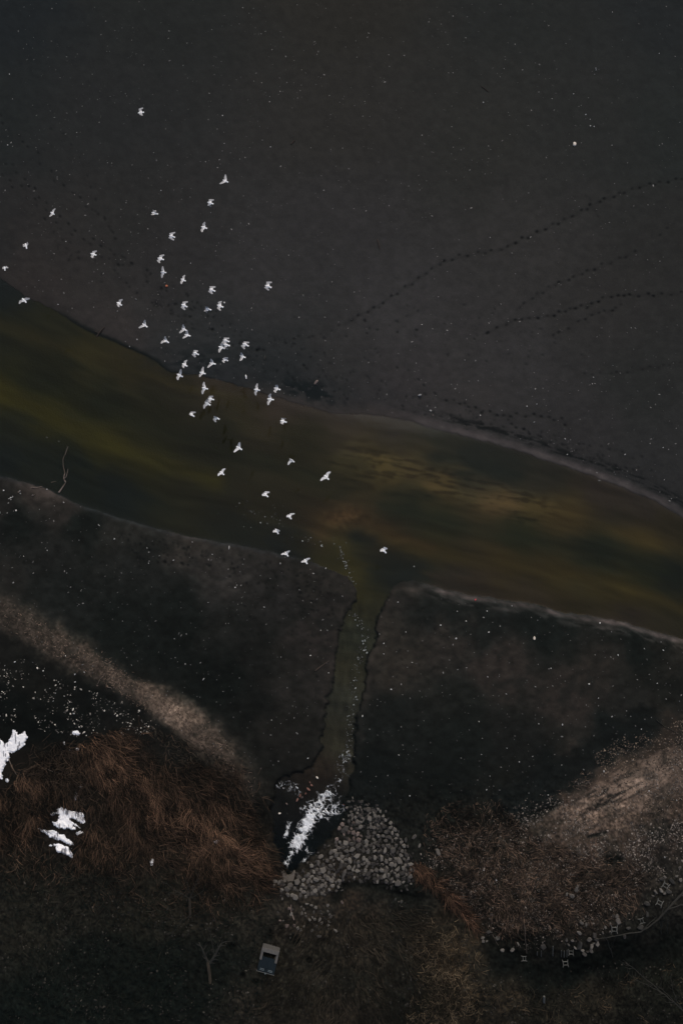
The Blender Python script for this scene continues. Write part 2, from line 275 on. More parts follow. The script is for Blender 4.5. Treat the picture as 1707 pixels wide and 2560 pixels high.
# ------------------------------------------------------------------ ground as one sheet, height and colour fields
ZW = -0.45                                  # water level
def axis(lo, hi, step, far_lo, far_hi, n=26):
    core = np.arange(lo, hi + step, step)
    a = lo - np.geomspace(step * 1.6, far_lo, n); b = core[-1] + np.geomspace(step * 1.6, far_hi, n)
    return np.concatenate([a[::-1], core, b])
GU = axis(-130, 1840, 2.5, 14000, 14000)
GV = axis(-130, 2690, 2.5, 6400, 14000)
UU, VV = np.meshgrid(GU, GV)
def ground_fields(U, V):
    wob = (fbm(U / 26, V / 26, 1, 4) - 0.5)
    wob2 = (fbm(U / 9, V / 9, 5, 3) - 0.5)
    sdw = sdist(WATER, U, V)
    cd = sdist(CH_R + CH_L, U, V)
    nearch = sst(1460, 1520, V) * (1 - sst(15, 110, cd))
    sdw = sdw + wob * (9 + 16 * nearch) + wob2 * (2 + 7 * nearch)
    # bottom embankment
    rise = sst(2000, 2600, V + 0.1 * (fbm(U / 200, V / 200, 9, 2) - 0.5) * 600) * 2.6
    rise = rise * (1 - 0.75 * np.exp(-(pdist([(1150, 2290), (1250, 2400), (1450, 2440), (1620, 2390), (1760, 2330)], U, V) / 75) ** 2))
    upside = V < 0.5 * (up_v(U) + low_v(U))
    slope = np.where(upside, 0.006, 0.011); slope = slope * (1 - nearch) + 0.05 * nearch
    cap = np.where(upside, 0.50, 0.60) * (1 - 0.6 * nearch)
    land = ZW + cap * (1 - np.exp(-np.maximum(sdw, 0) * slope / cap * 1.3)) + 0.02
    rd = pdist(RIDGE, U, V)
    land = land + 0.35 * np.exp(-(rd / 50) ** 2)
    land = land + (fbm(U / 60, V / 60, 21, 4) - 0.5) * 0.10 * sst(0, 40, sdw)
    land = land + (fbm(U / 12, V / 12, 25, 3) - 0.5) * 0.05 * sst(0, 30, sdw) + rise * sst(0, 30, sdw)
    rough = sst(1900, 2050, V)
    land = land + rough * (fbm(U / 14, V / 14, 31, 4) - 0.5) * 0.32 * sst(4, 40, sdw)
    bed = ZW - 0.02 - (0.75 - 0.52 * nearch) * (1 - np.exp(np.minimum(sdw, 0) / (90 - 60 * nearch)))
    z = np.where(sdw > 0, land, bed)
    return sdw, nearch, upside, rd, z
SDW, NEARCH, UPSIDE, RD, ZZ = ground_fields(UU, VV)

def mixc(c, col, w): return c * (1 - w[..., None]) + np.asarray(col, float) * w[..., None]
Ucl = np.clip(UU, -60, 1770); Vcl = np.clip(VV, -60, 2620)
wu = Ucl + (fbm(Ucl / 70, Vcl / 70, 41, 4) - 0.5) * 110; wv = Vcl + (fbm(Ucl / 70, Vcl / 70, 47, 4) - 0.5) * 90
Cup = idw(UPPER, wu, wv, 90, 1.8)
Clo = idw(LOWER, wu, wv, 40, 2.4)
# sand ridge
rw = 52 + 12 * np.sin(Ucl / 70.0)
along = np.interp(Ucl, [-60, 60, 200, 320, 400, 470, 540, 610, 660], [0.40, 0.66, 0.80, 0.88, 0.97, 1.0, 0.75, 0.5, 0.2])
rdn = RD + (fbm(Ucl / 22, Vcl / 22, 51, 4) - 0.5) * 34
rmask = (1 - sst(0.25 * rw, rw * 1.15, rdn)) * along
grain = fbm(Ucl / 5, Vcl / 5, 55, 3)
Csand = np.stack([84 + 46 * (grain - 0.5) * 2, 73 + 40 * (grain - 0.5) * 2, 63 + 35 * (grain - 0.5) * 2], -1)
hot = np.exp(-(((Ucl - 440) / 110) ** 2 + ((Vcl - 1775) / 70) ** 2))
Csand = Csand * (0.80 + 0.46 * hot)[..., None]
Clo = Clo * (1 - rmask[..., None]) + Csand * rmask[..., None]
C = np.where((UPSIDE)[..., None], Cup, Clo)
# river bed
cross = VV - up_v(np.clip(UU, -100, 1900)) * 0.5 - low_v(np.clip(UU, -100, 1900)) * 0.5
bu = Ucl + (fbm(UU / 90, cross / 24, 61, 3) - 0.5) * 90 * (1 - NEARCH); bv = Vcl + (fbm(UU / 120, cross / 26, 65, 3) - 0.5) * 30
CB = idw(BED, bu, bv, 44, 2.0)
bandn = (fbm(UU / 90, cross / 20, 67, 3) - 0.5) * 26
for bp, bw, bc, ba in [([(-150, 770), (0, 810), (100, 848), (230, 885), (340, 925), (470, 968), (600, 1005)], 20, (50, 46, 27), 0.60), ([(-150, 905), (-50, 955), (60, 1010), (180, 1070), (300, 1120), (420, 1165), (540, 1205)], 24, (54, 51, 22), 0.75), ([(-100, 880), (0, 925), (150, 975), (300, 1035), (450, 1095), (620, 1140), (800, 1200)], 24, (27, 30, 22), 0.6),
    ([(930, 1330), (1050, 1370), (1200, 1400), (1350, 1425), (1500, 1455), (1650, 1500), (1800, 1560)], 22, (56, 49, 28), 0.65), ([(1320, 1268), (1450, 1302), (1600, 1345), (1720, 1388), (1850, 1440)], 26, (62, 53, 32), 0.7), ([(960, 1265), (1100, 1300), (1250, 1335), (1400, 1360), (1600, 1405), (1800, 1470)], 26, (27, 32, 26), 0.6), ([(1090, 1138), (1190, 1158), (1290, 1190)], 17, (23, 28, 26), 0.7),
    ([(800, 1330), (822, 1302), (865, 1288), (910, 1300), (930, 1325)], 30, (66, 54, 37), 0.62), ([(840, 1290), (880, 1286)], 18, (76, 58, 42), 0.45), ([(905, 1292), (950, 1320), (1000, 1348), (1080, 1372)], 14, (58, 47, 32), 0.6), ([(890, 1345), (930, 1352)], 20, (23, 27, 26), 0.7), ([(845, 1350), (870, 1400), (880, 1450), (893, 1490)], 17, (52, 49, 30), 0.6)]:
    CB = mixc(CB, bc, ba * np.exp(-((pdist(bp, Ucl, Vcl) + bandn * bw / 26) / bw) ** 2) * (0.7 + 0.6 * (fbm(UU / 60, cross / 14, 66, 3) - 0.2)))
streak = fbm(UU / 110, cross / 17, 71, 3)
weed = np.exp(-(pdist([(880, 1158), (1050, 1182), (1200, 1222), (1330, 1262)], Ucl + (fbm(Ucl / 30, Vcl / 12, 68, 3) - 0.5) * 90, Vcl + (fbm(Ucl / 40, Vcl / 10, 69, 3) - 0.5) * 50) / 54) ** 4)
wx = 0.985 * UU + 0.17 * VV; wy = -0.17 * UU + 0.985 * VV
clump = 0.6 * fbm(wx / 55, wy / 6.5, 75, 2) + 0.4 * fbm(wx / 16, wy / 10, 78, 2)
CB = CB * np.array([1.08, 1.08, 1.0])
CB = CB * (1 + NEARCH[..., None] * (np.array([0.98, 0.985, 1.05]) - 1)) * (1 + NEARCH * (fbm(UU / 12, VV / 30, 73, 4) - 0.5) * 0.5)[..., None]
CB = CB * (1 + (streak - 0.5) * 0.38)[..., None] * (1 - weed * 0.40 * (sst(0.46, 0.74, clump)) + weed * 0.20)[..., None]
fan = np.exp(-(((Ucl - 870) / 60) ** 2 + ((Vcl - 1292) / 30) ** 2))
CB = CB * (1 + fan * (fbm(UU / 10, VV / 10, 79, 3) - 0.45) * 0.8)[..., None]
inw = SDW < 0
C = np.where(inw[..., None], CB, C)
# upper shore: pale drying edge on the right, dark wet scum on the left
sN = fbm(UU / 30, cross / 9, 81, 4)
pale = (UPSIDE) * np.exp(-((SDW - 8) / 11.0) ** 2) * sst(880, 1150, UU) * (0.55 + 0.9 * (sN - 0.3))
C = mixc(C, (80, 74, 71), np.clip(pale * 0.85, 0, 0.8))
pale2 = (UPSIDE) * np.exp(-((SDW - 2) / 22.0) ** 2) * sst(560, 700, UU) * (1 - sst(900, 1100, UU)) * 0.6
C = mixc(C, (62, 56, 52), np.clip(pale2, 0, 0.8))
wrack = (UPSIDE) * sst(1000, 1200, UU) * np.exp(-((SDW - 34 - 10 * (sN - 0.5)) / 9.0) ** 2) * sst(0.45, 0.62, fbm(UU / 20, cross / 4, 85, 4))
C = mixc(C, (22, 24, 24), np.clip(wrack, 0, 0.85))
edge_l = (UPSIDE) * (1 - sst(380, 520, UU)) * np.exp(-((SDW - 3) / 5.0) ** 2) * sst(120, 200, UU)
C = mixc(C, (25, 28, 27), np.clip(edge_l, 0, 0.9))
pocket = (UPSIDE) * np.exp(-((UU - 770) / 85) ** 2 - ((VV - 975 - 0.25 * (UU - 770)) / 24) ** 2) * sst(0.38, 0.55, fbm(UU / 18, VV / 12, 89, 4))
C = mixc(C, (23, 27, 28), np.clip(pocket * 1.2, 0, 0.9))
pocket2 = (UPSIDE) * np.exp(-((UU - 500) / 110) ** 2 - ((VV - 900) / 26) ** 2) * sst(0.42, 0.6, fbm(UU / 22, VV / 10, 93, 4))
C = mixc(C, (26, 30, 31), np.clip(pocket2, 0, 0.8))
# lower shore: thin pale drying line on the right, faint scum line on the left
lowside = ~UPSIDE
pl = lowside * (1 - NEARCH) * sst(1000, 1120, UU) * (np.exp(-((SDW - 7) / 8.0) ** 2) + 0.5 * np.exp(-((SDW - 24) / 7.0) ** 2) * sst(0.45, 0.6, sN))
C = mixc(C, (78, 71, 68), np.clip(pl * (0.45 + 0.9 * (sN - 0.25)), 0, 0.85))
pl2 = lowside * (1 - NEARCH) * (1 - sst(700, 860, UU)) * np.exp(-((SDW - 1) / 6.0) ** 2)
C = mixc(C, (42, 45, 47), np.clip(pl2 * (0.2 + sN * 0.7), 0, 0.5))
spit = np.exp(-((UU - 115) / 70) ** 2 - ((VV - 1228 - 0.25 * (UU - 115)) / 17) ** 2) + np.exp(-((UU - 475) / 36) ** 2 - ((VV - 1337 - 0.2 * (UU - 475)) / 8) ** 2) + 0.7 * np.exp(-((UU - 1030) / 30) ** 2 - ((VV - 1474) / 8) ** 2)
C = mixc(C, (64, 57, 53), np.clip(spit * lowside * (SDW > 0) * (0.4 + fbm(UU / 12, VV / 10, 97, 4) * 0.7), 0, 0.8))
# cut banks of the outfall channel: shade of the undercut painted dark along the face, drier crumbling rim
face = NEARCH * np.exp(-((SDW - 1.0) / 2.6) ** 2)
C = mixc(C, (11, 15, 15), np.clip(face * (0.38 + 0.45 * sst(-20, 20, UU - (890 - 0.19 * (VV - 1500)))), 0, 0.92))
rim = NEARCH * np.exp(-((SDW - 12) / 8.0) ** 2) * (1 - sst(1850, 1950, VV))
C = mixc(C, (52, 47, 43), np.clip(rim * (fbm(UU / 14, VV / 14, 99, 3) - 0.15) * 0.75, 0, 0.6))
# ruts of the pale sandy corner on the right
rv = (VV - 1990) + 0.48 * (UU - 1520)
ruts = np.exp(-(((UU - 1520) / 110) ** 2 + (rv / 62) ** 2))
rutn = sst(0.46, 0.60, fbm(UU / 40 + 0.03 * rv, rv / 7, 103, 4)) * sst(0.35, 0.5, fbm(UU / 9, VV / 9, 107, 3) + 0.1)
snd = np.exp(-((UU - 1560) / 170) ** 2 - (rv / 75) ** 2) * (0.6 + 0.6 * fbm(UU / 30, rv / 12, 105, 3))
sg = 0.62 + 0.76 * fbm(UU / 7 + rv * 0.05, rv / 3.2, 109, 3)
C = mixc(C, np.array([126, 109, 95]) * sg[..., None], np.clip(snd * 0.85, 0, 0.85) * sst(0, 26, VV - (2030 - 0.50 * (UU - 1330) + (fbm(UU / 20, VV / 20, 106, 4) - 0.5) * 60)))
dmask = np.exp(-((pdist([(1260, 2010), (1345, 1978), (1425, 1925), (1510, 1870), (1610, 1815)], UU, VV) + (fbm(UU / 25, VV / 25, 108, 4) - 0.5) * 44) / 46) ** 6)
C = mixc(C, (17, 21, 21), np.clip(dmask * 0.92, 0, 0.92))
C = mixc(C, (28, 26, 24), np.clip(ruts * rutn * 0.9, 0, 0.85))
gul = np.exp(-(pdist([(1395, 2005), (1370, 2022), (1330, 2035)], UU, VV) / 9) ** 2) + np.exp(-(pdist([(1470, 2092), (1510, 2083)], UU, VV) / 4.5) ** 2) + np.exp(-(pdist([(1515, 2150), (1545, 2148)], UU, VV) / 12) ** 2) + np.exp(-(pdist([(1455, 2182), (1475, 2176)], UU, VV) / 9) ** 2)
C = mixc(C, (13, 16, 15), np.clip(gul, 0, 0.9))
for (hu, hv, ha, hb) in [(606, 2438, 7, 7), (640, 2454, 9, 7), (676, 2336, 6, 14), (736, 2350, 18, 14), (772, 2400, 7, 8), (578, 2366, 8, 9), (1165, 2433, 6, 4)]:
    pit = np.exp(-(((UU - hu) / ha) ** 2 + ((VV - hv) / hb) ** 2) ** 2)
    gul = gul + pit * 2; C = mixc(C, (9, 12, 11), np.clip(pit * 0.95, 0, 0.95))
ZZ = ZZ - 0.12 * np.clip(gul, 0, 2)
# mottling of the lower flats
mott = fbm(UU / 16, VV / 12, 111, 5)
amt = np.where(UPSIDE, 0.11, 0.30) * (SDW > 0)
C = C * (1 + (mott - 0.5) * 2 * amt)[..., None]
scarp_shade = np.exp(-(pdist([(838, 2248), (858, 2214), (900, 2210), (950, 2220), (1000, 2236), (1045, 2246)], UU, VV) / 12) ** 2)  # shade below the scarp painted into the soil colour, plus a dent
C = mixc(C, (11, 14, 13), np.clip(scarp_shade * 0.85, 0, 0.85)); ZZ = ZZ - 0.25 * scarp_shade
deep = np.where(UPSIDE | inw, 0, 1) * sst(0.56, 0.75, fbm(UU / 45, VV / 38, 117, 4))
C = mixc(C, (19, 22, 21), deep * 0.3)
litter = sst(1900, 2050, VV) * (SDW > 0) * (fbm(UU / 4, VV / 5, 121, 4) - 0.5) * 1.4
C = C * (1 + litter)[..., None]
# footprints: dents pressed into the mud, their bottoms wet
for pts, step, scat, st in TRAILS:
    if step <= 22: C = mixc(C, (22, 23, 23), 0.17 * st * np.exp(-(pdist(pts, UU, VV) / 4.0) ** 2) * (SDW > 2))
for (fu, fv, fa, fs) in FEET:
    i0, i1 = np.searchsorted(GU, [fu - 12, fu + 12]); j0, j1 = np.searchsorted(GV, [fv - 12, fv + 12])
    if i1 <= i0 or j1 <= j0: continue
    uu = UU[j0:j1, i0:i1] - fu; vv = VV[j0:j1, i0:i1] - fv
    a = uu * math.cos(fa) + vv * math.sin(fa); b = -uu * math.sin(fa) + vv * math.cos(fa)
    w = np.exp(-((a / 3.8) ** 2 + (b / 2.5) ** 2)) * (SDW[j0:j1, i0:i1] > 2)
    ZZ[j0:j1, i0:i1] -= 0.11 * fs * w
    C[j0:j1, i0:i1] = mixc(C[j0:j1, i0:i1], (15, 17, 17), np.clip(w * fs * 0.85, 0, 0.9))
lo_ = C.mean(-1, keepdims=True); C = np.where((~UPSIDE & ~inw)[..., None] & (lo_ < 34), lo_ * np.array([1.0, 1.0, 0.97]) + 0.62 * (C - lo_), C)
cw = ((1 - sst(38, 66, C.mean(-1))) * (~inw))[..., None]; C = C * (1 - cw * (1 - np.array([0.98, 1.0, 0.985])))
C = np.clip(C, 5, 250)
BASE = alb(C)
WT = 0.80           # two passes through the water
BASE = np.where(inw[..., None], np.clip(BASE / WT, 0, 0.9), BASE)
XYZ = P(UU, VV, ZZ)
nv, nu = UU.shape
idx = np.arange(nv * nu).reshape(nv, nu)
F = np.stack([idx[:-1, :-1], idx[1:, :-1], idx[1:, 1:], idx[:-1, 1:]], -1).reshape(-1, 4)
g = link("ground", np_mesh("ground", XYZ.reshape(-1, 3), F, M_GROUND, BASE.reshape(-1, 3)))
tag(g, "dark grey mudflat with sand ridge, gravel and soil bank around the river", "ground", kind="structure")
def gz(u, v):
    """height of the ground sheet under photo pixel (u, v)"""
    u = np.asarray(u, float); v = np.asarray(v, float)
    i = np.clip(np.searchsorted(GU, u) - 1, 0, nu - 2); j = np.clip(np.searchsorted(GV, v) - 1, 0, nv - 2)
    fu = np.clip((u - GU[i]) / (GU[i + 1] - GU[i]), 0, 1); fv = np.clip((v - GV[j]) / (GV[j + 1] - GV[j]), 0, 1)
    a = ZZ[j, i] * (1 - fu) + ZZ[j, i + 1] * fu; b = ZZ[j + 1, i] * (1 - fu) + ZZ[j + 1, i + 1] * fu
    return a * (1 - fv) + b * fv
def gsd(u, v):
    i = np.clip(np.searchsorted(GU, u), 0, nu - 1); j = np.clip(np.searchsorted(GV, v), 0, nv - 1); return SDW[j, i]
def GP(u, v, dz=0.0):
    z = gz(u, v); return P(u, v, z + dz)
def surf(u, v): return np.maximum(gz(u, v), ZW)

# ------------------------------------------------------------------ water
mw, t, b = new_mat("river_water")
t.nodes.remove(b)
tr = N(t, "ShaderNodeBsdfTransparent"); tr.inputs[0].default_value = (0.90, 0.90, 0.87, 1)
gl = N(t, "ShaderNodeBsdfGlossy"); gl.inputs["Roughness"].default_value = 0.06; gl.inputs[0].default_value = (0.42, 0.44, 0.45, 1)
fr = N(t, "ShaderNodeFresnel"); fr.inputs[0].default_value = 1.33
ms = N(t, "ShaderNodeMixShader"); out = t.nodes["Material Output"]
nz = N(t, "ShaderNodeTexNoise"); nz.inputs["Scale"].default_value = 1.1; nz.inputs["Detail"].default_value = 1.5
tcw = N(t, "ShaderNodeTexCoord"); bpw = N(t, "ShaderNodeBump"); bpw.inputs["Strength"].default_value = 0.12; bpw.inputs["Distance"].default_value = 0.05
t.links.new(tcw.outputs["Object"], nz.inputs["Vector"]); t.links.new(nz.outputs["Fac"], bpw.inputs["Height"])
t.links.new(bpw.outputs[0], gl.inputs["Normal"]); t.links.new(bpw.outputs[0], fr.inputs["Normal"])
t.links.new(fr.outputs[0], ms.inputs[0]); t.links.new(tr.outputs[0], ms.inputs[1]); t.links.new(gl.outputs[0], ms.inputs[2])
t.links.new(ms.outputs[0], out.inputs["Surface"])
wm = (SDW < 14)
# keep one water cell per two ground cells
ju = np.arange(0, nu, 2); jv = np.arange(0, nv, 2)
WU, WV = np.meshgrid(GU[ju], GV[jv]); wmm = wm[np.ix_(jv, ju)]
keep = wmm[:-1, :-1] | wmm[1:, :-1] | wmm[1:, 1:] | wmm[:-1, 1:]
wid = np.arange(WU.size).reshape(WU.shape)
WF = np.stack([wid[:-1, :-1], wid[1:, :-1], wid[1:, 1:], wid[:-1, 1:]], -1)[keep]
usedv = np.unique(WF); remap = np.full(WU.size, -1); remap[usedv] = np.arange(len(usedv))
WP = P(WU, WV, ZW).reshape(-1, 3)[usedv]
wo = link("river", np_mesh("river", WP, remap[WF], mw)); tag(wo, "dark olive shallow river with its narrow outfall channel", "river", kind="structure")

# ------------------------------------------------------------------ generic builders
def strips(name, base, dirs, length, width, lift, bend, cols, mat, seg=4):
    """n curved thin blades as one mesh. base (n,3) metres; dirs angle in the ground plane; lift height of the arch"""
    n = len(base); s = np.linspace(0, 1, seg + 1)
    ang = dirs[:, None] + bend[:, None] * (s[None] - 0.5)
    step = length[:, None] / seg
    dx = np.cumsum(np.c_[np.zeros(n), (np.cos(ang[:, :-1]) * step)], 1); dy = np.cumsum(np.c_[np.zeros(n), (np.sin(ang[:, :-1]) * step)], 1)
    x = base[:, 0:1] + dx; y = base[:, 1:2] + dy
    z = base[:, 2:3] + lift[:, None] * (np.sin(s[None] * 2.2 + 0.15))
    nx = -np.sin(ang); ny = np.cos(ang)
    w = width[:, None] * (1 - 0.75 * s[None] ** 1.5) * 0.5
    tw = (np.random.default_rng(3).random(n) - 0.5)[:, None] * 1.2
    L = np.stack([x + nx * w, y + ny * w, z + tw * w], -1); R = np.stack([x - nx * w, y - ny * w, z - tw * w], -1)
    V = np.stack([L, R], 2).reshape(n, -1, 3)
    k = (seg + 1) * 2
    f = np.array([[2 * i, 2 * i + 1, 2 * i + 3, 2 * i + 2] for i in range(seg)])
    Fc = (f[None] + (np.arange(n) * k)[:, None, None]).reshape(-1, 4)
    cc = np.repeat(cols[:, None], k, 1).reshape(-1, 3)
    return link(name, np_mesh(name, V.reshape(-1, 3), Fc, mat, cc, smooth=False))
OCT = np.array([(1, 0, 0), (0.45, 0.85, 0), (-0.5, 0.8, 0), (-1, 0, 0), (-0.4, -0.9, 0), (0.6, -0.75, 0), (0.1, 0.05, 0.7), (-0.1, 0, -0.6)], float)
OF = [(i, (i + 1) % 6, 6) for i in range(6)] + [((i + 1) % 6, i, 7) for i in range(6)]
def grit(name, u, v, size, cols, mat, elong=None, dz=0.0, water=False):
    """many tiny flattened fragments as one mesh; size in photo pixels"""
    n = len(u); r = np.random.default_rng(11)
    z = surf(u, v) if water else gz(u, v)
    c = P(u, v, z + dz); m = size * mpp(v) * 0.5
    a = r.random(n) * 6.283; ex = (1 + r.random(n) * 0.9) if elong is None else elong
    pts = OCT[None] * (1 + (r.random((n, 8, 1)) - 0.5) * 0.6)
    px = pts[..., 0] * (m * ex)[:, None]; py = pts[..., 1] * m[:, None]; pz = pts[..., 2] * (m * 0.6)[:, None]
    X = c[:, 0:1] + px * np.cos(a)[:, None] - py * np.sin(a)[:, None]
    Y = c[:, 1:2] + px * np.sin(a)[:, None] + py * np.cos(a)[:, None]
    Z = c[:, 2:3] + pz + (m * 0.2)[:, None]
    Fc = (np.array(OF)[None] + (np.arange(n) * 8)[:, None, None]).reshape(-1, 3)
    cc = np.repeat(cols[:, None], 8, 1).reshape(-1, 3)
    return link(name, np_mesh(name, np.stack([X, Y, Z], -1).reshape(-1, 3), Fc, mat, cc, smooth=False))
def rand_in(poly, n, dens=None):
    xs = [p[0] for p in poly]; ys = [p[1] for p in poly]; ou, ov = [], []; k = 0
    while k < n:
        u = rng.uniform(min(xs), max(xs), 4 * n); v = rng.uniform(min(ys), max(ys), 4 * n)
        ok = inside(poly, u, v)
        if dens is not None: ok &= rng.random(4 * n) < dens(u, v)
        ou.append(u[ok]); ov.append(v[ok]); k += ok.sum()
    return np.concatenate(ou)[:n], np.concatenate(ov)[:n]
def tube(bm, pts, radii, sides=6):
    """tapered round limb through the points, closed at both ends"""
    rings = []; n = len(pts); pts = [Vector(p) for p in pts]
    for i, p in enumerate(pts):
        d = (pts[min(i + 1, n - 1)] - pts[max(i - 1, 0)]).normalized()
        a = d.cross(Vector((0, 0, 1)));  a = a if a.length > 0.05 else Vector((1, 0, 0)); a.normalize(); c = d.cross(a)
        rings.append([bm.verts.new(p + (a * math.cos(k * 2 * math.pi / sides) + c * math.sin(k * 2 * math.pi / sides)) * radii[i]) for k in range(sides)])
    for i in range(n - 1):
        for k in range(sides):
            bm.faces.new((rings[i][k], rings[i][(k + 1) % sides], rings[i + 1][(k + 1) % sides], rings[i + 1][k]))
    bm.faces.new(rings[0][::-1]); bm.faces.new(rings[-1])
def bm_obj(name, bm, mat, parent=None, smooth=False, loc=None):
    bmesh.ops.recalc_face_normals(bm, faces=bm.faces)
    me = bpy.data.meshes.new(name); bm.to_mesh(me); bm.free(); me.materials.append(mat)
    if smooth: me.polygons.foreach_set("use_smooth", [True] * len(me.polygons))
    return link(name, me, parent, loc)
def crooked(a, b, n=6, amp=0.06, seed=0):
    r = random.Random(seed); a = Vector(a); b = Vector(b); L = (b - a).length
    return [a.lerp(b, i / (n - 1)) + (Vector((r.uniform(-1, 1), r.uniform(-1, 1), r.uniform(-.3, .3))) * amp * L if 0 < i < n - 1 else Vector()) for i in range(n)]
def box(bm, c, sx, sy, sz, rz=0.0, bev=0.0, tilt=None):
    r = bmesh.ops.create_cube(bm, size=1.0)
    vs = r['verts']; bmesh.ops.scale(bm, vec=(sx, sy, sz), verts=vs)
    if bev:
        es = list({e for v in vs for e in v.link_edges}); rr = bmesh.ops.bevel(bm, geom=es, offset=bev, segments=1, affect='EDGES'); vs = list({v for f in rr['faces'] for v in f.verts} | {v for v in vs if v.is_valid})
    if tilt is not None: bmesh.ops.rotate(bm, cent=(0, 0, 0), matrix=tilt, verts=vs)
    bmesh.ops.rotate(bm, cent=(0, 0, 0), matrix=Matrix.Rotation(rz, 3, 'Z'), verts=vs)
    bmesh.ops.translate(bm, vec=c, verts=vs)
def rock_mesh(seed, flat=0.62, pts=12):
    r = random.Random(seed); bm = bmesh.new()
    ax, ay = 1.0, r.uniform(0.66, 0.98); n = r.choice((4, 5, 5, 6)); a0 = r.random() * 6.28
    for i in range(n):                                   # broken block: a ragged polygon with a smaller, tilted top face
        th = a0 + (i + r.uniform(-0.28, 0.28)) * 6.283 / n; k = r.uniform(0.86, 1.12); q = r.uniform(0.62, 0.86)
        bm.verts.new((math.cos(th) * ax * k, math.sin(th) * ay * k, r.uniform(-0.15, 0.25) * flat))
        bm.verts.new((math.cos(th) * ax * k * 0.8, math.sin(th) * ay * k * 0.8, -0.9 * flat))
        bm.verts.new((math.cos(th + 0.15) * ax * k * q, math.sin(th + 0.15) * ay * k * q, r.uniform(0.6, 1.0) * flat))
    h = bmesh.ops.convex_hull(bm, input=bm.verts)
    bmesh.ops.delete(bm, geom=[v for v in bm.verts if not v.link_faces], context='VERTS')
    bmesh.ops.bevel(bm, geom=list(bm.edges), offset=0.03, segments=1, affect='EDGES', clamp_overlap=True)
    bmesh.ops.recalc_face_normals(bm, faces=bm.faces)
    me = bpy.data.meshes.new("rock"); bm.to_mesh(me); bm.free(); return me
ROCKS = {}
def rock(name, u, v, size, mat, k=None, label=None, cat="rock", group=None, stretch=1.0, rz=None, sink=0.25, z=None):
    """one loose stone; size is its longest width in photo pixels"""
    k = random.randrange(14) if k is None else k
    key = (k, mat.name)
    if key not in ROCKS:
        me = rock_mesh(100 + k); me.materials.append(mat); ROCKS[key] = me
    o = link(name, ROCKS[key])
    s = size * mpp(v) * 0.5
    zz = float(surf(u, v)) if z is None else z
    hz = s * random.uniform(0.55, 0.85)
    o.location = P(u, v, zz + hz * 0.62 * (1 - 2 * sink)).tolist()
    o.scale = (s, s * stretch, hz); o.rotation_euler = (random.uniform(-.25, .25), random.uniform(-.25, .25), random.uniform(0, 6.28) if rz is None else rz)
    tag(o, label, cat, group); return o

# ------------------------------------------------------------------ snow patches and foam: thin lumpy sheets with broken edges
def sheet(name, poly, mat, namp, nscale, thick, col, step=0.9, seed=0, dens=None, onwater=False):
    xs = [p[0] for p in poly]; ys = [p[1] for p in poly]; pad = 8
    gu = np.arange(min(xs) - pad, max(xs) + pad, step); gv = np.arange(min(ys) - pad, max(ys) + pad, step)
    U, V = np.meshgrid(gu, gv)
    m = 1.2 - sdist(poly, U, V) + (fbm(U / nscale, V / nscale, seed, 5, 0.6) - 0.5) * namp if dens is None else dens(U, V)
    keep = m > 0
    keep = keep[:-1, :-1] & keep[1:, :-1] & keep[1:, 1:] & keep[:-1, 1:]
    z0 = np.full(U.shape, ZW) if onwater else gz(U, V)
    z = z0 - 0.01 + thick * sst(0, 5, m) * (0.7 + 0.6 * fbm(U / 7, V / 7, seed + 9, 3)) + 0.03
    iid = np.arange(U.size).reshape(U.shape)
    F = np.stack([iid[:-1, :-1], iid[1:, :-1], iid[1:, 1:], iid[:-1, 1:]], -1)[keep]
    used = np.unique(F); rm = np.full(U.size, -1); rm[used] = np.arange(len(used))
    cc = col(U, V, m).reshape(-1, 3)[used]
    me = np_mesh(name, P(U, V, z).reshape(-1, 3)[used], rm[F], mat, cc)
    if dens is not None:
        at = me.attributes.new("Den", 'FLOAT', 'POINT'); at.data.foreach_set("value", np.clip(np.clip(m / 4.0, 0.0, 0.90) * (0.34 + 1.2 * fbm((0.86 * U - 0.5 * V) / 3.2, (0.5 * U + 0.86 * V) / 15, 237, 3)), 0, 0.97).astype(np.float32).ravel()[used])
    return link(name, me)
def Rg(ox, oy, s, pts): return [(ox + x / s, oy + y / s) for x, y in pts]
def snow_col(U, V, m):
    k = (0.80 + 0.20 * sst(0, 4, m)) * (0.90 + 0.14 * fbm(U / 9, V / 9, 191, 4)) * (1 - 0.5 * sst(0.60, 0.72, fbm(U / 5, V / 16, 195, 3)))
    return alb(np.stack([238 * k, 238 * k, 242 * k], -1))
sn1 = [(-150, 1880), (-90, 1850), (-30, 1838)] + Rg(0, 1800, 5.227, [(0, 250), (60, 300), (115, 288), (150, 240), (150, 205), (165, 130), (215, 130), (240, 190), (320, 155), (372, 232), (330, 310), (240, 385), (185, 435), (110, 415), (132, 490), (70, 570), (40, 660), (28, 770), (0, 775)]) + [(-60, 1985), (-150, 2010)]
sn2 = Rg(0, 1800, 5.227, [(665, 1228), (735, 1195), (790, 1150), (870, 1168), (960, 1180), (1085, 1218), (1118, 1338), (1030, 1325), (960, 1290), (920, 1300), (990, 1350), (1045, 1405), (965, 1375), (990, 1435), (870, 1412), (790, 1420), (720, 1375), (700, 1335), (800, 1315), (750, 1280), (760, 1245)])
sn3 = Rg(0, 1920, 1.836, [(180, 278), (222, 288), (240, 284), (270, 298), (305, 318), (342, 355), (320, 352), (290, 336), (262, 330), (228, 314), (206, 296)])
sn4 = Rg(0, 1920, 1.836, [(228, 357), (258, 344), (295, 352), (324, 372), (332, 410), (292, 392), (262, 380), (254, 360)])
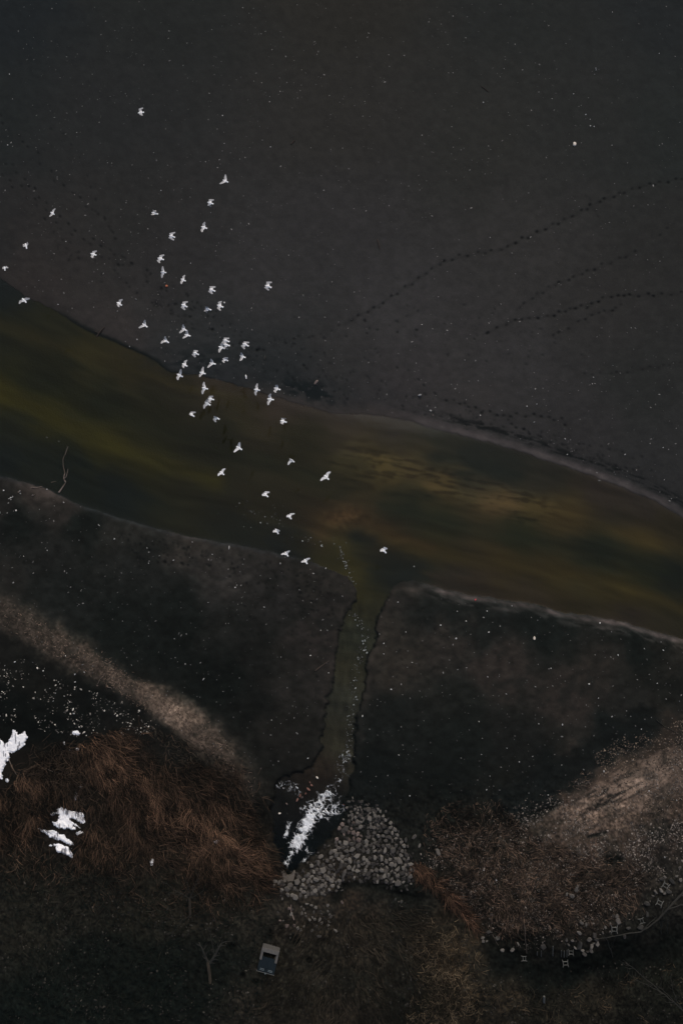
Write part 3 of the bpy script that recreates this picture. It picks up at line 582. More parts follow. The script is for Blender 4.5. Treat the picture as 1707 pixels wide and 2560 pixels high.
for poly, na, lab, sd in [(sn1, 7, "largest white snow patch, cut by the left edge above the brown reeds", 131), (sn2, 9, "ragged white snow patch with a dark notch lying among brown reeds", 141), (sn3, 6, "narrow slanting strip of snow between two larger patches", 151), (sn4, 7, "triangular snow patch with a small dark hole, lowest in the reeds", 161)]:
    tag(sheet("snow_patch", poly, M_SNOW, na * 1.6, 7, 0.12, snow_col, seed=sd), lab, "snow patch", "snow patches in the dry reeds")
for (cu, cv, a, bb, an, lab, sd) in [(191, 1832, 10, 5, 10, "small snow scrap beside the top of the reed bed", 171), (200, 2083, 9, 5, -10, "small white snow lump right of the ragged patch", 172), (190, 1990, 3.5, 10, 10, "upright sliver of snow above the ragged patch", 173), (542, 2104, 8, 4.5, -15, "little snow scrap in reeds near the rushing outfall", 174), (380, 2155, 5, 8, 20, "broken bit of snow low in the reed bed", 175), (174, 1871, 3.5, 3, 0, "snow crumb just below the litter strewn ground", 176), (19, 1951, 4, 5, 0, "snow crumb below the largest snow patch", 177), (194, 1873, 2.5, 4, -20, "slim snow crumb at the edge of the reed bed", 178), (161, 1858, 2.2, 4.5, -15, "slim snow crumb in the litter above the reeds", 179), (202, 1966, 3, 3, 0, "round snow crumb between reed clumps", 180)]:
    ca, sa = math.cos(math.radians(an)), math.sin(math.radians(an))
    poly = [(cu + a * math.cos(q) * ca - bb * math.sin(q) * sa, cv + a * math.cos(q) * sa + bb * math.sin(q) * ca) for q in np.linspace(0, 6.0, 12)]
    tag(sheet("snow_patch", poly, M_SNOW, 6, 5, 0.08, snow_col, step=0.6, seed=sd), lab, "snow patch", "snow patches in the dry reeds")
def foam_dens(U, V):
    core = 1.38 * np.exp(-(pdist([(741, 2112), (752, 2088), (766, 2064), (779, 2044)], U, V) / 17.5) ** 2)
    lace = 0.66 * np.exp(-(pdist([(772, 2026), (795, 2008), (822, 1984)], U, V) / 20) ** 2) + 0.62 * np.exp(-(pdist([(795, 2034), (822, 2032), (848, 2020)], U, V) / 18) ** 2)
    lace = np.maximum(lace, 0.62 * np.exp(-(pdist([(722, 2060), (716, 2090)], U, V) / 9) ** 2))
    ul = 0.44 * np.exp(-(pdist([(700, 1960), (722, 1962), (742, 1968), (740, 1982)], U, V) / 13) ** 2)
    tail = 0.75 * np.exp(-(pdist([(715, 2158), (726, 2140), (736, 2122)], U, V) / 8) ** 2)
    stream = 0.26 * np.exp(-(pdist([(824, 1990), (842, 1955), (858, 1915), (868, 1880)], U, V) / 17) ** 2)
    side = 0.48 * np.exp(-(pdist([(768, 2125), (778, 2140), (762, 2150)], U, V) / 9) ** 2)
    d = np.maximum.reduce([core, lace, ul, tail, stream, side])
    a = 0.5 * U + 0.86 * V; c = 0.86 * U - 0.5 * V
    wc = c + (fbm(U / 12, V / 12, 201, 4, 0.6) - 0.5) * 20; wa = a + (fbm(U / 12, V / 12, 205, 4, 0.6) - 0.5) * 20
    web = np.zeros(U.shape)
    for sc_, wt, sd2 in ((15.0, 1.0, 3), (8.0, 0.8, 4)):
        x = wc / sc_; y = wa / (sc_ * 1.35); xi = np.floor(x).astype(int); yi = np.floor(y).astype(int)
        J = np.random.default_rng(sd2).random((64, 64, 2)); d1 = np.full(U.shape, 9.0); d2 = d1.copy()
        for ox in (-1, 0, 1):
            for oy in (-1, 0, 1):
                j_ = J[(xi + ox) & 63, (yi + oy) & 63]; q = np.hypot(x - xi - ox - j_[..., 0], y - yi - oy - j_[..., 1])
                d2 = np.where(q < d1, d1, np.minimum(d2, q)); d1 = np.minimum(d1, q)
        web = np.maximum(web, wt * (1 - sst(0.0, 0.34, d2 - d1)))
    hole = np.exp(-(((U - 750) / 5) ** 2 + ((V - 2082) / 4.5) ** 2))
    return (d + 0.78 * web + (fbm(U / 10, V / 10, 211, 4) - 0.5) * 0.6 - 0.86 - hole) * 6
def foam_col(U, V, m):
    k = np.clip(0.72 + m / 9, 0.72, 1) * (0.85 + 0.3 * fbm(U / 3, V / 3, 221, 2))
    return alb(np.stack([208 * k, 211 * k, 212 * k], -1))
fo = sheet("foam", [(680, 1870), (900, 1870), (900, 2185), (680, 2185)], M_FOAM, 0, 1, 0.10, foam_col, step=0.7, seed=231, dens=foam_dens, onwater=True)
tag(fo, "white churning foam where the outfall rushes into the channel", "foam", kind="stuff")

# ------------------------------------------------------------------ outfall, stones
mo = bmesh.new()
prof = [(-0.62, 0.34)] + [(0.40 * math.cos(a), 0.34 - 0.42 * math.sin(a)) for a in np.linspace(math.pi, 2 * math.pi, 9)[::-1] * -1] + [(0.62, 0.34), (0.42, -0.62), (-0.34, -0.62)]
prof = [(-0.62, 0.36), (-0.44, 0.36), (-0.36, 0.16), (-0.2, 0.02), (0.0, -0.03), (0.2, 0.02), (0.36, 0.16), (0.44, 0.36), (0.62, 0.34), (0.46, -0.55), (-0.36, -0.6)]
vb = [mo.verts.new((x, y, -0.5)) for x, y in prof]; vt = [mo.verts.new((x, y, 0.1)) for x, y in prof]
mo.faces.new(vb[::-1]); mo.faces.new(vt)
for i in range(len(prof)): mo.faces.new((vb[i], vb[(i + 1) % len(prof)], vt[(i + 1) % len(prof)], vt[i]))
bmesh.ops.bevel(mo, geom=list(mo.edges), offset=0.03, segments=1, affect='EDGES', clamp_overlap=True)
ol = bm_obj("outfall_lip", mo, stone_mat("silty_concrete", (66, 62, 57), (84, 79, 73), 6.0, 0.3)); ol.location = P(721, 2190, float(gz(721, 2194)) + 0.18).tolist()
tag(ol, "worn concrete lip with a rounded notch where the outfall begins", "outfall")

RIP = [(868, 2003), (900, 2000), (940, 2018), (972, 2050), (1000, 2085), (1016, 2120), (1032, 2160), (1030, 2196), (1000, 2222), (985, 2206), (940, 2204), (885, 2190), (863, 2194), (850, 2218), (800, 2238), (745, 2246), (705, 2240), (684, 2215), (690, 2196), (735, 2186), (775, 2166), (810, 2140), (835, 2105), (850, 2065), (858, 2030)]
placed = []
def fits(u, v, r):
    for (a, b, q) in placed:
        if (a - u) ** 2 + (b - v) ** 2 < ((r + q) * 0.70) ** 2: return False
    return True
n_rip = 0
LR = "grey angular rock packed in the riprap apron by the foaming outfall"
GR = "riprap rocks around the outfall"
for (u, v, s, st) in [(1003, 2106, 14, 0.9), (953, 2146, 18, 0.8), (895, 2114, 17, 0.6), (1005, 2183, 15, 0.9), (998, 2152, 19, 0.75), (962, 2126, 16, 0.7), (875, 2152, 17, 0.5), (860, 2185, 26, 0.45), (1015, 2137, 16, 0.6), (921, 2092, 13, 0.75), (802, 2142, 17, 0.8), (880, 2124, 17, 0.7), (893, 2140, 18, 0.8), (743, 2205, 16, 0.9), (805, 2215, 14, 0.9), (820, 2195, 14, 0.7)]:
    placed.append((u, v, s / 2)); n_rip += 1
    rock("riprap_rock", u, v, s * 1.12, M_ROCK, label=LR, group=GR, stretch=random.uniform(0.7, 1.0) if s < 20 else 0.5, rz=1.2 if s > 20 else None)
for target_r, cap in [(7.6, 60), (6.3, 165), (5.2, 255), (4.2, 298)]:
    t0 = 0
    while n_rip < cap and t0 < 9000:
        t0 += 1
        u = random.uniform(670, 1050); v = random.uniform(1985, 2262)
        if sdist(RIP, np.array([u]), np.array([v]))[0] + (0 if target_r > 5 else random.uniform(-14, 4)) > 0 or gsd(u, v) < 3: continue
        r = target_r * random.uniform(0.8, 1.15) * (0.8 if v < 2060 else 1)
        if fits(u, v, r):
            placed.append((u, v, r)); n_rip += 1
            rock("riprap_rock", u, v, r * 2.15, M_PINKROCK if (u < 905 and 2055 < v < 2105 and random.random() < 0.7) else M_ROCK, label=LR, group=GR, stretch=random.uniform(0.75, 1.1))
RU, RV = rand_in([(640, 1960), (1080, 1960), (1080, 2290), (640, 2290)], 1000, lambda u, v: (sdist(RIP, u, v) + (fbm(u / 22, v / 22, 243, 3) - 0.5) * 60 < 2) * (gsd(u, v) > 3))
gr_ = 18 + 44 * rng.random(1000)
tag(grit("riprap_rubble", RU, RV, rng.uniform(2.5, 6.5, 1000), alb(np.stack([gr_, gr_ * 0.96, gr_ * 0.92], -1)), M_SPECK), "small grey rubble filling gaps of the riprap apron", "rubble", kind="stuff")
LR2 = "smaller loose rock on the bare slope below the riprap apron"
for i in range(38):
    for q in range(60):
        u, v = random.gauss(775, 42), random.gauss(2292, 22)
        if 690 < u < 850 and 2255 < v < 2345 and fits(u, v, 5): break
    r = random.uniform(3.0, 6.2); placed.append((u, v, r))
    rock("riprap_rock", u, v, r * 2, M_PINKROCK if u < 745 and random.random() < 0.5 else M_ROCK, label=LR2, group="loose rocks below the riprap", stretch=random.uniform(0.7, 1))
for (u, v, s, mat, lab, st) in [(1035, 2092, 16, M_ROCK, "lone pale wedge shaped rock just right of the riprap apron", 0.85), (1048, 2114, 14, M_ROCK, "slim grey rock standing off the apron's right edge", 0.55), (1095, 2130, 20, M_ROCK, "broad round grey rock furthest right of the riprap", 0.75), (798, 2341, 14, M_ROCK, "pale notched rock alone on dark soil under the apron", 0.8), (1014, 2100, 14, M_DARKROCK, "dull slanted rock on the upper right of the apron", 0.6),
    (855, 2256, 13, M_PINKROCK, "pinkish rock half buried right of the loose rocks", 0.6), (988, 2248, 9, M_DARKROCK, "left one of two dim rocks in dark soil under the apron", 0.8), (1003, 2254, 9, M_DARKROCK, "right one of two dim rocks in dark soil under the apron", 0.85), (1435, 360, 13, M_CREAM, "large round cream stone alone on the upper mudflat", 0.92), (1335, 1595, 10, M_CREAM, "beige stone on the mud right of the outfall channel", 0.8),
    (793, 1944, 9, M_CREAM, "pale split stone at the top of the outfall pool", 0.7), (779, 1963, 8, M_REDROCK, "tan stone in shallow water left of the foam", 0.9), (775, 1956, 7, M_REDROCK, "topmost tan pebble of the reddish stones by the foam", 0.8), (771, 1973, 12, M_REDROCK, "long red brown stone slanting in the pool", 0.5), (750, 1989, 11, M_REDROCK, "reddest stone in the outfall pool", 0.7), (755, 1994, 8, M_PINKROCK, "pink stone touching the reddest stone", 0.8), (764, 1984, 8, M_REDROCK, "buff stone between the red stones and the foam", 0.8), (743, 2000, 10, M_REDROCK, "brown stone lowest of the reddish cluster", 0.7), (717, 2010, 8, M_PINKROCK, "pinkish stone at the left side of the pool", 0.6), (699, 2033, 7, M_CREAM, "tan pebble in the dark left margin of the pool", 0.8), (860, 2012, 9, M_REDROCK, "dull red stone at the right tip of the foam", 0.5)]:
    rock("rock", u, v, s, mat, label=lab, stretch=st, group=None)
BK = [(1417, 2236, 10), (1429, 2240, 13), (1439, 2224, 11), (1443, 2216, 8), (1653, 2198, 13), (1661, 2192, 8), (1638, 2230, 12), (1651, 2226, 10), (1660, 2233, 8), (1631, 2240, 7), (1616, 2259, 15), (1679, 2204, 14), (1670, 2228, 12), (1616, 2286, 13), (1600, 2318, 13), (1570, 2320, 11), (1464, 2311, 9), (1452, 2307, 10), (1447, 2333, 11), (1485, 2339, 13), (1490, 2349, 10), (1492, 2360, 10), (1478, 2366, 11), (1483, 2358, 8), (1477, 2377, 10), (1468, 2379, 9), (1460, 2385, 14), (1448, 2364, 20), (1472, 2349, 11), (1437, 2370, 9), (1506, 2332, 8), (1541, 2291, 9), (1532, 2290, 8), (1544, 2303, 15), (1560, 2342, 9), (1698, 2169, 9), (1221, 2330, 11), (1244, 2345, 11), (1206, 2344, 8), (1207, 2353, 8), (1216, 2353, 6), (1280, 2375, 10), (1255, 2376, 9), (1357, 2367, 13), (1294, 2360, 9), (1225, 2297, 8), (1228, 2287, 8), (1415, 2350, 8), (1420, 2362, 7), (1690, 2190, 8), (1700, 2200, 9), (1512, 2318, 8), (1524, 2310, 6), (1430, 2352, 7), (1455, 2376, 8)]
for i, (u, v, s) in enumerate(BK):
    if i < 4: lab = ["left rock of the pale foursome on the brown slope", "largest rock of the pale foursome on the brown slope", "round white-grey rock second from top of the pale foursome", "topmost small rock of the pale foursome on the slope"][i]; gp = "pale rocks on the brown slope"
    elif u > 1590: lab, gp = "grey rock lying at the foot of the slope near the two upper frames", "rocks at the slope foot on the right"
    elif u > 1430: lab, gp = "grey rock in the heap at the edge of the dark hollow", "rocks heaped by the dark hollow"
    else: lab, gp = "dim grey rock along the left rim of the dark hollow", "rocks on the left rim of the hollow"
    rock("rock", u, v, s * 1.3, M_DARKROCK if i in (10, 11, 12, 13, 14, 15, 27, 36, 37, 43) else M_ROCK, label=lab, group=gp, stretch=random.uniform(0.65, 0.95), sink=0.08)

# ------------------------------------------------------------------ white fragments lying on the mud
def T(ox, oy, s, pts): return [(ox + x / s, oy + y / s, q) for (x, y, q) in pts]
FR = {}
FR["upper"] = T(854, 0, 1.838, [(650, 470, 4.5), (681, 1091, 5), (1120, 526, 5), (1140, 548, 4), (1141, 578, 5), (1158, 581, 5), (1166, 313, 5), (1167, 321, 4), (1160, 341, 4), (1064, 431, 4), (129, 535, 4), (1242, 55, 3.5), (1457, 245, 3.5)]) + T(0, 0, 1.836, [(1022, 530, 4), (740, 874, 4), (495, 747, 3.5), (1366, 450, 3.5), (45, 340, 4), (37, 665, 4), (968, 976, 3.5), (1030, 658, 3.5), (1242, 674, 3.5), (304, 1108, 3.5)])
FR["shore"] = T(854, 640, 1.838, [(883, 763, 7), (1025, 840, 6), (408, 710, 8), (120, 580, 5), (1155, 557, 5), (1150, 587, 4), (1328, 330, 4.5), (368, 315, 4), (636, 732, 5), (1300, 912, 6), (565, 478, 4), (1303, 155, 3.5), (1475, 880, 4), (1500, 888, 4), (1513, 1115, 5), (1480, 1028, 5), (895, 680, 5), (850, 690, 4), (1035, 912, 5), (820, 840, 4)])
FR["gulls"] = T(0, 640, 1.836, [(625, 198, 7), (1030, 214, 7), (540, 253, 5), (630, 383, 5), (596, 415, 4), (727, 176, 4.5), (180, 112, 4), (268, 222, 4), (1130, 553, 1), (758, 482, 3), (876, 33, 3.5), (1155, 60, 3.5), (790, 300, 4)])
FR["left"] = T(0, 1280, 1.836, [(526, 123, 6), (683, 235, 5), (1287, 236, 7), (1495, 258, 7), (1080, 346, 6), (956, 415, 5.5), (1213, 436, 5.5), (797, 221, 6), (1502, 543, 6), (1350, 945, 6), (1413, 1130, 6), (1425, 658, 5), (1472, 543, 4), (1508, 738, 4.5), (1247, 955, 4), (1374, 357, 4), (1115, 240, 5), (676, 165, 4), (975, 194, 4.5), (603, 276, 4), (308, 280, 4), (110, 203, 4), (683, 570, 3.5), (218, 176, 4)]) + [(10, 1226, 6), (28, 1244, 6), (41, 1276, 7), (0, 1281, 9), (50, 1228, 7), (52, 1234, 7), (83, 1238, 6), (118, 1223, 5), (287, 1347, 6), (137, 1265, 5), (160, 1256, 6)]
FR["ridge"] = T(0, 1280, 1.836, [(345, 745, 6.5), (388, 735, 5), (302, 660, 4.5), (200, 729, 5.5), (256, 832, 5.5), (230, 810, 5), (346, 780, 7), (605, 703, 4.5), (296, 845, 6), (245, 868, 5), (340, 925, 8), (152, 690, 4), (70, 688, 7), (24, 705, 5), (270, 780, 4)])
FR["right"] = T(854, 1280, 1.838, [(294, 551, 6), (525, 581, 7), (323, 691, 5.5), (193, 604, 5), (258, 414, 5), (227, 815, 5.5), (675, 552, 5.5), (571, 501, 4.5), (530, 456, 5), (781, 431, 6), (889, 803, 6), (755, 836, 6), (1013, 977, 7.5), (1135, 790, 5.5), (1240, 940, 8), (1268, 657, 6), (1185, 510, 6), (1238, 550, 5), (899, 497, 4.5), (1307, 914, 5), (1326, 939, 4.5), (968, 799, 6), (262, 1117, 5.5), (273, 987, 5), (630, 963, 4.5), (645, 1040, 4.5), (815, 1148, 5), (876, 1123, 5), (1389, 628, 5), (1476, 635, 5.5), (904, 973, 5), (1049, 590, 4), (332, 250, 5), (667, 455, 5), (454, 520, 6), (1375, 998, 5), (758, 1085, 5), (128, 998, 4), (193, 652, 4), (670, 757, 4), (1178, 855, 4.5), (1178, 890, 4.5), (1448, 787, 5), (1550, 870, 5), (960, 718, 4)])
FR["slope"] = T(854, 1920, 1.838, [(665, 100, 5), (680, 37, 4.5), (312, 128, 5), (709, 515, 7.5), (652, 470, 7), (1203, 15, 8), (947, 124, 5), (1145, 628, 5.5), (686, 678, 6), (1410, 368, 5), (1425, 298, 5), (1537, 148, 5), (1410, 105, 5), (1482, 410, 6)])
FLAB = {"upper": ("tiny pale fragment on the open mudflat above the river", "fragments on the upper mudflat"), "shore": ("small white fragment on the mud near the far shore, right of the gulls", "fragments by the far shore"), "gulls": ("small white fragment on the mud beneath the flying gulls", "fragments under the flock"),
        "left": ("small white fragment on the dark mud left of the outfall channel", "fragments left of the channel"), "ridge": ("small white fragment on or below the sand ridge", "fragments by the sand ridge"), "right": ("small white fragment on the dark mud right of the outfall channel", "fragments right of the channel"), "slope": ("small white fragment on the brown stony slope at the right", "fragments on the stony slope")}
UNIQ = {("shore", 0): "white fragment apart from others above the pale right-hand shoreline", ("shore", 1): "white fragment nearest the bend of the pale shoreline", ("left", 2): "white fragment just under the two lowest gulls of the near shore", ("left", 3): "white oval fragment at the water's edge right of the lowest gulls", ("right", 12): "round bright fragment, the biggest on the right-hand mud", ("slope", 3): "bright white fragment amid the brown stubble"}
for k, L in FR.items():
    for i, (u, v, s) in enumerate(L):
        if s <= 1: continue
        rock("white_fragment", u, v, s * 0.78, M_WHITE, label=UNIQ.get((k, i), FLAB[k][0]), cat="fragment", group=FLAB[k][1], stretch=random.uniform(0.55, 0.95), sink=0.1)
for (u, v, s, st, rz, lab) in [(1049, 988, 10, 0.7, 0.3, "largest white fragment on the mud above the river's right half"), (573, 1369, 11, 0.3, 1.5, "upright slim white fragment by the near shoreline"), (248, 1313, 8, 0.4, -0.8, "short white stick fragment near the driftwood spit"), (1497, 1201, 8, 0.25, -0.1, "flat white sliver at the far shoreline on the right"), (906, 1790, 7, 0.35, 1.4, "long white fragment beside the channel's right bank"), (509, 1698, 8, 0.3, 1.0, "thin white sliver on black mud beyond the sand ridge")]:
    rock("white_fragment", u, v, s, M_WHITE, label=lab, cat="fragment", stretch=st, rz=rz, sink=0.1)
rock("tangled_scrap", 790, 956, 17, M_PINKROCK, label="pale tangled scrap on dark wet mud at the far shore mid frame", cat="scrap", stretch=0.6, rz=0.9, sink=0.3)
rock("tangled_scrap", 662, 895, 13, M_DARKROCK, label="dim ring shaped scrap on mud right of the gull trio", cat="scrap", stretch=0.5, rz=1.4, sink=0.3)
rock("red_scrap", 1188, 1499, 6, M_RED, label="small red scrap at the near shoreline right of the channel", cat="scrap", stretch=0.7, sink=0.1)
rock("red_scrap", 244, 1714, 6, M_PINKROCK, label="small pinkish red scrap under the sand ridge", cat="scrap", stretch=0.8, sink=0.1)
rock("red_scrap", 1082, 1038, 5, M_PINKROCK, label="small reddish scrap at the far shore right of the gulls", cat="scrap", stretch=0.7, sink=0.1)
bmf = bmesh.new(); bmesh.ops.create_uvsphere(bmf, u_segments=16, v_segments=10, radius=1.0)
bmesh.ops.scale(bmf, vec=(1, 1, 0.8), verts=bmf.verts)
fl = bm_obj("float", bmf, M_ORANGE, smooth=True); s = 3.0 * mpp(715); fl.scale = (s, s, s); fl.location = GP(417, 715, s * 0.55).tolist()
tag(fl, "small round orange float on the mud under the gulls", "float")

# ------------------------------------------------------------------ grit, shells, litter, foam flecks (uncountable)
def grey(n, lo, hi, tint=(1, 0.985, 0.96)):
    k = lo + (hi - lo) * rng.random(n) ** 1.6; return alb(np.stack([k * tint[0], k * tint[1], k * tint[2]], -1))
def upper_ok(u, v): return (gsd(u, v) > 4) * np.clip(1.1 - 0.5 * (u / 1707.0) + 0.5 * (v > 900), 0, 1) * sst(0.3, 0.55, fbm(u / 60, v / 60, 301, 3))
u1, v1 = rand_in([(-60, -60), (1770, -60), (1770, 1330), (1644, 1250), (1200, 1095), (900, 1030), (600, 960), (400, 900), (0, 690), (-60, 660)], 2300, upper_ok)
u2, v2 = rand_in([(-60, 1190), (360, 1312), (740, 1396), (868, 1450), (820, 1720), (690, 1940), (500, 1880), (300, 1740), (-60, 1530)], 520, lambda u, v: (gsd(u, v) > 3) * 0.8)
u3, v3 = rand_in([(960, 1480), (1250, 1500), (1770, 1620), (1770, 1880), (1400, 1940), (1200, 2060), (900, 2010), (880, 1860), (940, 1560)], 480, lambda u, v: (gsd(u, v) > 3) * 0.8)
uu_, vv_ = np.r_[u1, u2, u3], np.r_[v1, v2, v3]; n = len(uu_)
sz = np.where(vv_ < 1330, rng.gamma(2.2, 0.5, n) + 0.6, rng.gamma(2.2, 0.5, n) + 0.7)
tag(grit("shell_grit", uu_, vv_, np.clip(sz, 0.7, 3.4), grey(n, 46, 124), M_SPECK), "pale shell grit sprinkled over the dark mudflats", "grit", kind="stuff")
u4, v4 = rand_in([(-60, 1630), (60, 1640), (200, 1720), (330, 1760), (420, 1830), (330, 1840), (230, 1850), (120, 1830), (-60, 1790)], 620, lambda u, v: sst(0.40, 0.62, fbm(u / 30, v / 26, 311, 3)))
tag(grit("litter", u4, v4, np.clip(rng.gamma(2.0, 0.6, 620) + 0.8, 0.8, 4.5), grey(620, 44, 196, (1, 0.96, 0.9)), M_SPECK), "pale litter and shell bits strewn on black ground above the reeds", "litter", kind="stuff")
def grav(u, v): return np.clip(0.10 + 1.5 * sst(0.40, 0.66, fbm(u / 34, v / 30, 321, 4)), 0, 1) * (1 - 0.85 * np.exp(-((u - 1540) / 100) ** 2 - (((v - 1985) + 0.48 * (u - 1540)) / 46) ** 2)) * (1 - 0.8 * sst(-10, 20, v - np.interp(u, [1100, 1250, 1400, 1500, 1600, 1707], [2250, 2310, 2330, 2300, 2230, 2140]))) * sst(0, 90, v - (2010 - 0.42 * (u - 1250)))
u5, v5 = rand_in([(1040, 2040), (1300, 1980), (1480, 1880), (1770, 1800), (1770, 2200), (1600, 2300), (1400, 2380), (1250, 2370), (1130, 2260), (1040, 2140)], 9000, grav)
tag(grit("gravel", u5, v5, np.clip(rng.gamma(2.0, 0.55, 9000) + 0.8, 0.8, 4.2), grey(9000, 44, 132, (1, 0.93, 0.86)), M_SPECK), "tan gravel and shell crumbs over the sandy slope on the right", "gravel", kind="stuff")
u7, v7 = rand_in([(1480, 1890), (1560, 1840), (1770, 1780), (1770, 1925), (1620, 1930), (1520, 1950)], 1500, lambda u, v: np.clip(0.15 + 1.4 * sst(0.42, 0.62, fbm(u / 22, v / 22, 325, 3)), 0, 1))
tag(grit("gravel", u7, v7, np.clip(rng.gamma(2.2, 0.5, 1500) + 0.8, 0.8, 3.8), grey(1500, 34, 128, (1, 0.88, 0.76)), M_SPECK), "coarse tan gravel along the top of the sandy corner", "gravel", kind="stuff")
u6, v6 = rand_in([(-60, 2200), (600, 2240), (690, 2300), (1000, 2250), (1150, 2300), (1250, 2440), (1770, 2380), (1770, 2620), (-60, 2620)], 2600, lambda u, v: sst(0.35, 0.6, fbm(u / 50, v / 50, 331, 3)))
tag(grit("leaf_litter", u6, v6, np.clip(rng.gamma(2.0, 0.8, 2600) + 1.0, 1, 5), grey(2600, 16, 70, (1, 0.95, 0.86)), M_SPECK, dz=0.02), "dull leaf litter scattered over the dark bottom bank", "leaf litter", kind="stuff")
path = np.array([(833, 1352), (848, 1372), (858, 1400), (872, 1425), (880, 1452), (878, 1480), (868, 1500), (874, 1530), (905, 1540), (918, 1560), (912, 1600), (902, 1640), (890, 1680), (885, 1720), (880, 1780), (875, 1850), (862, 1900), (850, 1950)], float)
path[8:10, 0] -= 15
cs = np.r_[0, np.cumsum(np.hypot(*np.diff(path, axis=0).T))]; d = rng.random(330) * cs[-1]
fu = np.interp(d, cs, path[:, 0]) + rng.normal(size=330) * (4 + 5 * (d / cs[-1])); fv = np.interp(d, cs, path[:, 1]) + rng.normal(size=330) * 4
eu = np.r_[rng.normal(668, 40, 34), rng.normal(790, 32, 24), rng.normal(600, 50, 10), rng.normal(150, 60, 6)]; ev = np.r_[rng.normal(1298, 22, 34), rng.normal(1356, 7, 24), rng.normal(1285, 20, 10), rng.normal(1100, 12, 6)]
fu, fv = np.r_[fu, eu], np.r_[fv, ev]; ok = gsd(fu, fv) < -2; fu, fv = fu[ok], fv[ok]
tag(grit("foam_flecks", fu, fv, np.clip(rng.gamma(2.0, 0.55, len(fu)) + 0.7, 0.7, 3.6), grey(len(fu), 52, 165, (0.97, 1, 0.97)), M_FLECK, water=True, dz=0.015), "small foam flecks drifting down the outfall channel into the river", "foam flecks", kind="stuff")

# ------------------------------------------------------------------ reeds, stubble, dark undergrowth (uncountable)
SNOWS = [sn1, sn2, sn3, sn4]
def reeds(name, poly, n, flow, spread, lmin, lmax, wid, c_lo, c_hi, lift, lab, dens=None, seed=0, kcat="reeds", pw=1.7, tone=None):
    def dd(u, v):
        k = np.ones(u.shape) if dens is None else dens(u, v)
        for q in SNOWS:
            k = k * np.where(sdist(q, u, v) < 8 + 10 * fbm(u / 9, v / 9, 77, 2), 0.02, 1)
            k = k * np.where(inside(q, u + 10, v + 18) | inside(q, u + 18, v + 34), 0.12, 1)
        return k
    u, v = rand_in(poly, n, dd); sc = mpp(v)
    a = -(flow(u, v) + rng.normal(size=n) * spread + (fbm(u / 55, v / 55, seed, 4, 0.7) - 0.5) * 3.2)      # picture angle (down = +) to ground angle
    L = rng.uniform(lmin, lmax, n) * sc
    patch = fbm(u / 30, v / 30, seed + 7, 3)
    k = np.clip(rng.random(n) ** pw * 0.85 + (patch - 0.5) * 0.9, 0, 1)[:, None]
    if tone is not None: k = np.clip(k * tone(u, v)[:, None], 0, 1)
    c = alb(np.asarray(c_lo, float) * (1 - k) + np.asarray(c_hi, float) * k)
    base = P(u, v, gz(u, v)); base[:, 2] += rng.random(n) * lift * 0.5
    o = strips(name, base, a, L, wid * sc * rng.uniform(0.6, 1.3, n), lift * rng.uniform(0.2, 1, n), rng.normal(size=n) * 0.7, c, M_BLADE)
    return tag(o, lab, kcat, kind="stuff")
CORE = [(215, 1850), (280, 1900), (330, 1960), (420, 2030), (520, 2075), (600, 2120), (680, 2200)]
def flowL(u, v): return np.radians(np.interp(u, [0, 120, 250, 400, 550, 680], [75, 78, 72, 58, 52, 42])) - 0.004 * np.clip(2000 - v, 0, 200)
REED1 = [(190, 1862), (240, 1826), (325, 1820), (372, 1850), (400, 1905), (470, 1882), (590, 1915), (604, 1965), (640, 2030), (664, 2110), (684, 2150), (690, 2225), (650, 2262), (560, 2255), (470, 2240), (400, 2170), (330, 2170), (235, 2060), (225, 2010), (205, 1960), (190, 1910)]
REED2 = [(-80, 2120), (-80, 1985), (20, 1965), (70, 1928), (130, 1945), (165, 1975), (220, 2030), (270, 2080), (330, 2160), (240, 2175), (150, 2140), (60, 2110)]
def soft(poly, w, gap=0.0): return lambda u, v: sst(-w * 0.2, w, -sdist(poly, u, v) + (fbm(u / 25, v / 25, 341, 3) - 0.5) * w * 1.2) * (1 - gap * sst(0.50, 0.62, fbm((u + v) / 60, (u - v) / 26, 345, 3)))
core = lambda u, v: np.exp(-((pdist(CORE, u, v) + (fbm(u / 30, v / 30, 347, 3) - 0.5) * 50) / 52) ** 2)
r1d = soft(REED1, 60, 0.9)
reeds("reeds", REED1, 13000, flowL, 0.42, 16, 44, 0.85, (16, 15, 13), (122, 94, 74), 0.35, "flattened rusty brown reed bed left of the outfall", lambda u, v: r1d(u, v) * (0.36 + 0.9 * core(u, v)), 351, pw=2.0, tone=lambda u, v: 0.62 + 0.55 * core(u, v))
reeds("reeds", REED2, 5200, flowL, 0.45, 16, 46, 1.0, (15, 15, 13), (104, 80, 63), 0.35, "dull brown reed bed around the snow patches", soft(REED2, 60, 0.9), 361, pw=2.3)
HALO = [(-80, 1900), (150, 1840), (380, 1810), (640, 1900), (730, 2200), (650, 2330), (350, 2280), (-80, 2230)]
reeds("reeds", HALO, 6000, flowL, 0.8, 8, 34, 0.95, (16, 16, 14), (92, 74, 60), 0.2, "sparse dull reed stems straggling round the edges of the reed beds", soft(HALO, 110), 355, pw=2.2)
reeds("reeds", [(40, 1935), (150, 1850), (210, 1880), (220, 2000), (120, 1960)], 700, lambda u, v: 0.9 + 0 * u, 0.9, 15, 50, 1.3, (16, 15, 13), (78, 64, 52), 0.3, "thin dark reeds in the gap between the reed beds", None, 371)
STRAND = [(1022, 2160), (1050, 2142), (1085, 2190), (1120, 2212), (1160, 2255), (1195, 2310), (1185, 2330), (1150, 2290), (1110, 2245), (1070, 2215), (1040, 2195)]
